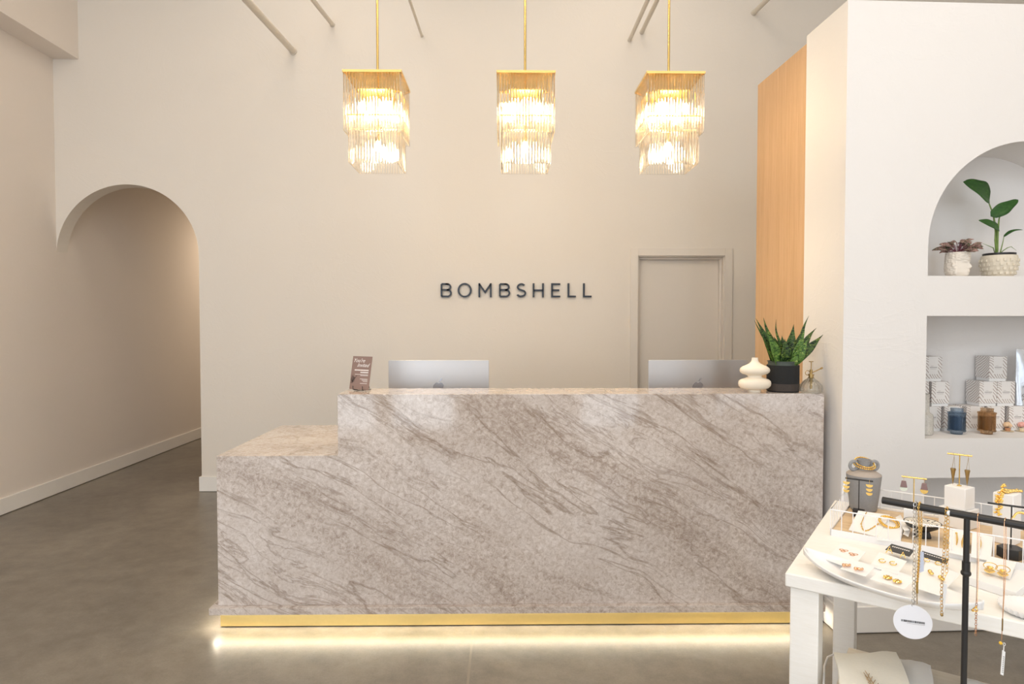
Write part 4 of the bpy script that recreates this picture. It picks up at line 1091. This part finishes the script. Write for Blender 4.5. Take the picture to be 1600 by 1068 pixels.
earring('bar_earring', 1390, 864, .040, 'gold A-shaped earring, left one before the left black card', 'a'); earring('bar_earring', 1411, 871, .040, 'gold A-shaped earring, right one before the left black card', 'a', s=.8)
ecard([(1359, 884), (1402, 897), (1417, 876), (1374, 862)], (.028, .028, .038, .038), 'white card with small gold hoops, in front of the left black card')
earring('small_hoop', 1378.5, 876, .036, 'small gold hoop, left of the pair on the card before the black card', 'hoop', s=.9); earring('small_hoop', 1395.5, 880, .036, 'small gold hoop, right of the pair on the card before the black card', 'hoop', s=.9)
ecard([(1359, 904), (1413, 920), (1428, 906), (1378, 890)], (.034, .034, .044, .044), 'white card with domed gold discs at the front rim of the dish')
earring('disc_earring', 1387, 902, .0415, 'domed gold disc earring, left of the pair at the front of the dish', 'disc'); earring('disc_earring', 1402, 908, .0415, 'domed gold disc earring, right of the pair at the front of the dish', 'disc')
ecard([(1437, 868), (1479, 881), (1483, 873), (1441, 860)], (.024, .024, .030, .030), 'black printed card at the back of the dish, right of the silver chain', CARDB, True)
ecard([(1431, 918), (1468, 930), (1500, 896), (1447, 875)], (.030, .030, .042, .042), 'large white card with gold drops, rightmost in the boat dish')
earring('small_hoop', 1448, 875, .045, 'small gold hoop at the top left of the rightmost card', 'hoop', s=.8); earring('small_hoop', 1466, 880, .045, 'small gold hoop at the top right of the rightmost card', 'hoop', s=.8)
earring('drop_earring', 1453, 894, .0405, 'gold double-drop earring, left of the pair on the rightmost card', 'drop'); earring('drop_earring', 1469, 903, .0405, 'gold double-drop earring, right of the pair on the rightmost card', 'drop')

# flat white box with fan earrings
P4 = [atz(1513, 901, TZ+.022), atz(1588, 925, TZ+.022), atz(1622, 897, TZ+.022), atz(1531, 876, TZ+.022)]
o_ = sum(P4, Vector())/4; o_.z = TZ
tag(obj('flat_gift_box', MB().hexa([Vector((p_.x, p_.y, TZ+.0005))-o_ for p_ in P4], [p_-o_ for p_ in P4]), WHITE, loc=o_, bevel=.001), 'flat white gift box on the table in front of the tray, under the fan earrings', 'box')
P4 = [atz(1532, 892, TZ+.024), atz(1578, 905, TZ+.024), atz(1588, 878, TZ+.032), atz(1546, 868, TZ+.032)]
o_ = sum(P4, Vector())/4; t = thing('earring_card', 'white card holding the two fan earrings on the flat gift box', 'earring card', o_)
obj('card', MB().slab([p_-o_ for p_ in P4], .001), WHITE, t)
earring('fan_earring', 1547, 888, .033, 'gold fringed fan earring with hoop, left of the pair on the gift box', 'fan', s=1.05); earring('fan_earring', 1567, 893, .033, 'gold fringed fan earring with hoop, right of the pair on the gift box', 'fan', s=1.05)
# ribbed white dish at the right edge
q = atz(1600, 958, TZ)
m = MB().lathe([(0, .001), (.045, 0), (.058, .008), (.062, .018), (.058, .018), (.048, .010), (0, .006)], 64, ribs=32, rib=.0022)
tag(obj('ribbed_dish', m, WBLOCK, loc=(q.x+.012, q.y, TZ), smooth=60), 'round white ribbed dish near the table front edge at the right of the picture', 'dish')

# ------------------------------------------------------------------ black necklace stand and necklaces
SZ = 1.030
pj = atz(1511, 805, SZ); pl = atz(1379, 781, SZ)
sd = (pl-pj); sd.z = 0; ul = sd.length; ang = math.atan2(-sd.y, -sd.x)
t = thing('necklace_stand', 'tall black metal T-bar necklace stand in front of the white table', 'necklace stand', (pj.x, pj.y, LZ), ang)
obj('pole', MB().cyl((0, 0, .008), (0, 0, SZ-LZ), .0062, n=20), BLACK, t)
zc = hgt(1507, 892, pj)-LZ
obj('height_collar', MB().cyl((0, 0, zc-.008), (0, 0, zc+.022), .0082, n=20).ball((0, 0, zc-.004), .0105, 16, (1, 1, .8)), BLACK, t)
obj('cross_bar', MB().cyl((-ul, 0, SZ-LZ), (ul, 0, SZ-LZ), .0087, n=24), BLACK, t)
obj('base', MB().cyl((0, 0, 0), (0, 0, .008), .075, n=40), BLACK, t)
bdir = Vector((math.cos(ang), math.sin(ang), 0)); fdir = Vector((bdir.y, -bdir.x, 0))   # towards viewer
if fdir.y > 0: fdir = -fdir
def barp(px):
    # point on the bar axis seen at pixel column px
    lo, hi = -ul, ul
    for _ in range(40):
        m_ = (lo+hi)/2; P_ = pj+bdir*m_; col = (P_.x/P_.y)
        u = ray(px, 800); 
        if col < u.x/u.y: lo = m_
        else: hi = m_
    P_ = pj+bdir*lo; P_.z = SZ; return P_
def links(mb, pts, ll, wr, asp=.55):
    # chain of oval links along a polyline
    P_ = [Vector(p_) for p_ in pts]; seg = []
    d_ = 0; out = []
    for i in range(len(P_)-1):
        a_, b_ = P_[i], P_[i+1]; L_ = (b_-a_).length
        while d_ < L_:
            out.append((a_.lerp(b_, d_/L_), (b_-a_).normalized())); d_ += ll*.8
        d_ -= L_
    for i, (c_, tg) in enumerate(out):
        s_ = tg.cross(fdir)
        if s_.length < .1: s_ = tg.cross(Vector((0, 0, 1)))
        s_.normalize()
        n_ = s_.cross(tg).normalized()
        ax = (s_+n_*.45).normalized() if i % 2 else (n_*.9+s_*.45).normalized()
        mb.tube([c_+tg*(ll/2*math.cos(2*PI*k/10))+ax*(ll/2*asp*math.sin(2*PI*k/10)) for k in range(10)], wr, 5, closed=True)
    return mb
def wrap(P_, r=.0105):   # short arc of chain over the bar
    return [P_+fdir*(r*math.cos(a_))+Vector((0, 0, r*math.sin(a_))) for a_ in (PI, 2.4, 1.8, 1.2, .6, 0)]
def col(px, py, P_, off): Y_ = (P_+fdir*off).y; return atY(px, py, Y_)
def neck(name, lab, grp='necklaces on the black stand'):
    return thing(name, lab, 'necklace', (0, 0, 0), 0, grp)
# 1 silver paperclip chain with round tag
P_ = barp(1431)
t = thing('silver_necklace', 'silver paperclip chain necklace with a round white barcode tag, leftmost on the black stand', 'necklace', P_, 0)
m = links(MB(), wrap(P_)+[col(1429, 850, P_, .0105), col(1427.5, 930, P_, .0105), col(1426, 948, P_, .0105)], .011, .0007)
links(m, [P_-fdir*.0105, col(1435, 860, P_, .006), col(1430, 935, P_, .009), col(1426, 948, P_, .0105)], .011, .0007)
m.v = [tuple(Vector(v)-P_) for v in m.v]; obj('chain', m, SILVER, t)
cc = col(1426, 971, P_, .011)-P_; R_ = .0405
M_ = Matrix.Translation(cc) @ Matrix.Rotation(-.35, 4, 'Z') @ Matrix.Rotation(PI/2, 4, 'X')
tg = MB().lathe([(0, 0), (R_, 0), (R_, .0012), (0, .0012)], 48); tg.v = [tuple(M_ @ Vector(v)) for v in tg.v]
tgo = obj('round_tag', tg, plain('white_tag', (.80, .80, .84), .5, var=.005), t); tgo['label'] = 'round white barcode tag'
bc = MB(); x = -.024; rr = random.Random(2)
while x < .024:
    w_ = rr.choice((.0007, .0011, .0018)); bc.box(x, x+w_, -.0015, .0034, .0013, .0016, M_); x += w_+rr.choice((.0006, .001))
obj('barcode_print', bc, INKK, tgo)
x = -.012; bc = MB()
while x < .024: bc.box(x, x+.0011, -.0045, -.0035, .0013, .0016, M_); x += .0017
obj('barcode_digits', bc, INKG, tgo)
# 2 gold rope chain with bar pendant and pale blue tag
P_ = barp(1437)
t = thing('gold_necklace', 'gold rope chain necklace with bar pendant and pale blue tag, beside the silver chain', 'necklace', P_, 0)
m = links(MB(), wrap(P_, .011)+[col(1437, 850, P_, .011), col(1433.5, 909, P_, .011)], .0046, .0007, .8)
links(m, [P_-fdir*.011, col(1440, 820, P_, -.004), col(1436, 880, P_, .006), col(1433.5, 909, P_, .011)], .0046, .0007, .8)
m.v = [tuple(Vector(v)-P_) for v in m.v]; obj('chain', m, JGOLD, t)
a, b, c_ = (col(1433, y, P_, .011)-P_ for y in (908, 926, 943))
obj('bar_pendant', MB().cyl(a, b, .0025, n=10).cyl(b, c_, .0009, n=8), JGOLD, t)
e = [col(x_, y_, P_, .006)-P_ for x_, y_ in ((1436, 895), (1443.5, 892), (1443.5, 862), (1437, 861))]
obj('price_tag', MB().slab(e, .0008), TAGB, t)['label'] = 'pale blue rectangular tag'
# 3 gold link chain with white disc, white tag and teardrop
P_ = barp(1480)
t = thing('gold_link_necklace', 'gold oval link necklace with narrow white tag and teardrop, just left of the pole', 'necklace', P_, 0)
m = links(MB(), wrap(P_)+[col(1475, 860, P_, .0105), col(1471, 920, P_, .0105), col(1471.5, 958, P_, .0105)], .010, .0006)
links(m, [P_-fdir*.0105, col(1481, 850, P_, .0), col(1479, 895, P_, .006), col(1472, 905, P_, .0105)], .010, .0006)
m.v = [tuple(Vector(v)-P_) for v in m.v]; obj('chain', m, JGOLD, t)
obj('teardrop_pendant', MB().ball(col(1471.5, 960, P_, .0105)-P_, .0032, 10, (1, 1, 1.2)), ANTIQUE, t)
e = [col(x_, y_, P_, .004)-P_ for x_, y_ in ((1473, 956), (1475, 957), (1480, 913), (1474, 911))]
obj('price_tag', MB().slab(e, .0008), WHITE, t)
obj('white_disc', MB().ball(col(1483, 801, P_, .012)-P_, .006, 16, (1, .4, 1)), WHITE, t)
# 4 fine chain
P_ = barp(1529)
t = thing('fine_gold_necklace', 'fine gold chain necklace with clasp and extender tail, just right of the black pole', 'necklace', P_, 0)
m = MB().tube([v_-P_ for v_ in wrap(P_)+[col(1527, 880, P_, .0105), col(1525.5, 940, P_, .0105)]], .0007, 6).tube([v_-P_ for v_ in (P_-fdir*.0105, col(1529, 880, P_, 0), col(1527, 940, P_, .0105))], .0007, 6)
m2_ = links(MB(), [col(1526, 940, P_, .0105), col(1525, 965, P_, .0105), col(1524.5, 994, P_, .0105)], .007, .0006); m.add([Vector(v)-P_ for v in m2_.v], m2_.f)
obj('chain', m, ROSE, t)
obj('clasp', MB().ring(col(1524, 952, P_, .0105)-P_, .0038, .0012, fdir, 14, 6).ball(col(1520, 953, P_, .0105)-P_, .003, 8).ball(col(1525, 948, P_, .011)-P_, .0026, 8), JGOLD, t)
# 5 fine chain with tag
P_ = barp(1571)
t = thing('long_gold_necklace', 'long fine gold necklace with yellow bead and white barcode tag, rightmost on stand', 'necklace', P_, 0)
m = MB().tube([v_-P_ for v_ in wrap(P_)+[col(1568, 930, P_, .0105), col(1565, 1000, P_, .0105)]], .0007, 6).tube([v_-P_ for v_ in (P_-fdir*.0105, col(1571, 900, P_, .0), col(1566.5, 968, P_, .0105))], .0007, 6)
obj('chain', m, ROSE, t)
obj('bar_pendant', MB().cyl(col(1566.5, 966, P_, .0105)-P_, col(1566, 985, P_, .0105)-P_, .0014, n=8), ANTIQUE, t)
obj('yellow_bead', MB().ball(col(1563.5, 1004, P_, .0105)-P_, .0036, 10), plain('yellow_enamel', (.85, .52, .04), .3), t)
obj('tag_loop', MB().ring(col(1569, 1006, P_, .0105)-P_, .0032, .0006, fdir, 14, 6, sx=.6).cyl(col(1568.5, 1009, P_, .0105)-P_, col(1568, 1018, P_, .0105)-P_, .0009, n=6), WHITE, t)
e = [col(x_, y_, P_, .0105)-P_ for x_, y_ in ((1563.5, 1053), (1568, 1055), (1571, 1018), (1566.5, 1015))]
tgo = obj('price_tag', MB().slab(e, .0012), WHITE, t); bc = MB()
for k in range(9): bc.slab([on(e, u, v, .0004) for u, v in ((.35, .1+.08*k), (.75, .1+.08*k), (.75, .14+.08*k), (.35, .14+.08*k))], .0003)
obj('barcode_print', bc, INKG, tgo)

# ------------------------------------------------------------------ folded cloths on the low table
def cloth(pts, z0, th, mat, lab, name='folded_towel', cat='towel', grp='folded cloths on the low table', nlay=3, seed=1, printed=False, z1=None):
    rr = random.Random(seed); z1 = z0 if z1 is None else z1
    Q = [atz(px, py, LZ+z) for (px, py), z in zip(pts, (z0+th, z0+th, z1+th, z1+th))]   # BL BR TR TL
    o_ = sum(Q, Vector())/4; o_.z = LZ+z0
    t = thing(name, lab, cat, o_, 0, grp); n_ = 14
    for k in range(nlay):
        zb = -th+(th*k/nlay)+ .0006; zt = -th+th*(k+1)/nlay-.0006
        sh = .004*(nlay-1-k); vs = []
        for s_ in (0, 1):
            for j in range(n_+1):
                for i in range(n_+1):
                    u, v = i/n_, j/n_
                    eu = min(u, 1-u, v, 1-v); ed = min(1, eu/.06)
                    P2 = (Q[0]*(1-u)+Q[1]*u)*(1-v)+(Q[3]*(1-u)+Q[2]*u)*v-o_
                    P2 += Vector((sh*math.sin(k*2.1+1), sh*math.cos(k*1.7), 0)) + Vector((.002*math.sin(9*v+k), .002*math.sin(8*u+k), 0))
                    wv = .0022*math.sin(7*u+seed)*math.cos(5*v+k)+.001*math.sin(15*u*v+k)
                    top = P2.z+zt+wv; bot = P2.z+zb+wv*(1 if k else 0); m_ = (top+bot)/2
                    P2.z = m_+((top-m_) if s_ else (bot-m_))*(.35+.65*ed**.5); vs.append(P2)
        K = (n_+1)**2; fs = []
        for j in range(n_):
            for i in range(n_):
                a_ = j*(n_+1)+i; fs += [(a_, a_+n_+1, a_+n_+2, a_+1), (K+a_, K+a_+1, K+a_+n_+2, K+a_+n_+1)]
        for i in range(n_):
            a_ = i; fs.append((a_, a_+1, K+a_+1, K+a_)); a_ = n_*(n_+1)+i; fs.append((a_+1, a_, K+a_, K+a_+1))
            a_ = i*(n_+1); fs.append((a_+n_+1, a_, K+a_, K+a_+n_+1)); a_ = i*(n_+1)+n_; fs.append((a_, a_+n_+1, K+a_+n_+1, K+a_))
        obj('fabric_fold', MB().add(vs, fs), mat, t, smooth=60)
    if printed:
        L4 = [q_-o_ for q_ in Q]; m = MB()
        base_ = on(L4, .50, .22, .003); top_ = on(L4, .40, .62, .003)
        m.tube([base_, on(L4, .46, .42, .003), top_], .0011, 6)
        for k in range(6):
            u, v = .50-.018*k, .22+.055*k
            m.tube([on(L4, u, v, .003), on(L4, u-.09+.01*k, v+.10, .003)], .0009, 5).tube([on(L4, u, v, .003), on(L4, u+.10-.012*k, v+.08, .003)], .0009, 5)
        obj('twig_print', m, plain('brown_print', (.45, .30, .16), .8), t)
        m = MB()
        for uu, vv, rr_ in ((.22, .10, .10), (.5, .02, .12), (.8, .10, .12), (.65, .0, .10), (.36, .0, .12)):
            cpt = on(L4, uu, vv, .0022); 
            m.slab([on(L4, uu-rr_, max(-.0, vv-.06), .0028), on(L4, uu+rr_, max(0, vv-.06), .0028), on(L4, uu+rr_*.6, vv+.09, .0028), on(L4, uu-rr_*.5, vv+.10, .0028)], .0006)
        obj('yellow_print', m, YELLOWP, t)
    return t
cloth([(1392, 1108), (1462, 1120), (1455, 1035), (1400, 1024)], .002, .036, LINEN2, 'folded white cotton cloth lying right behind the printed cream towel', seed=4)
cloth([(1322, 1110), (1440, 1112), (1401, 1016), (1304, 1018)], .040, .030, LINEN, 'cream towel with brown twig and yellow print on top of the low table stack', seed=2, printed=True)
cloth([(1490, 1110), (1600, 1140), (1562, 1070), (1504, 1055)], .002, .030, LINEN2, 'folded white cloth on the low table right of the black pole', seed=6)
q = atz(1300, 1030, LZ+.03)
dc = [atz(px, py, LZ+.03) for px, py in ((1302, 1022), (1293, 1026), (1288, 1040), (1287, 1068), (1292, 1095), (1305, 1105))]
tag(obj('drawstring', MB().tube([d_-q for d_ in dc], .0028, 8), LINEN2, loc=q), 'white cord loop sticking out left of the cream towel stack', 'cord')
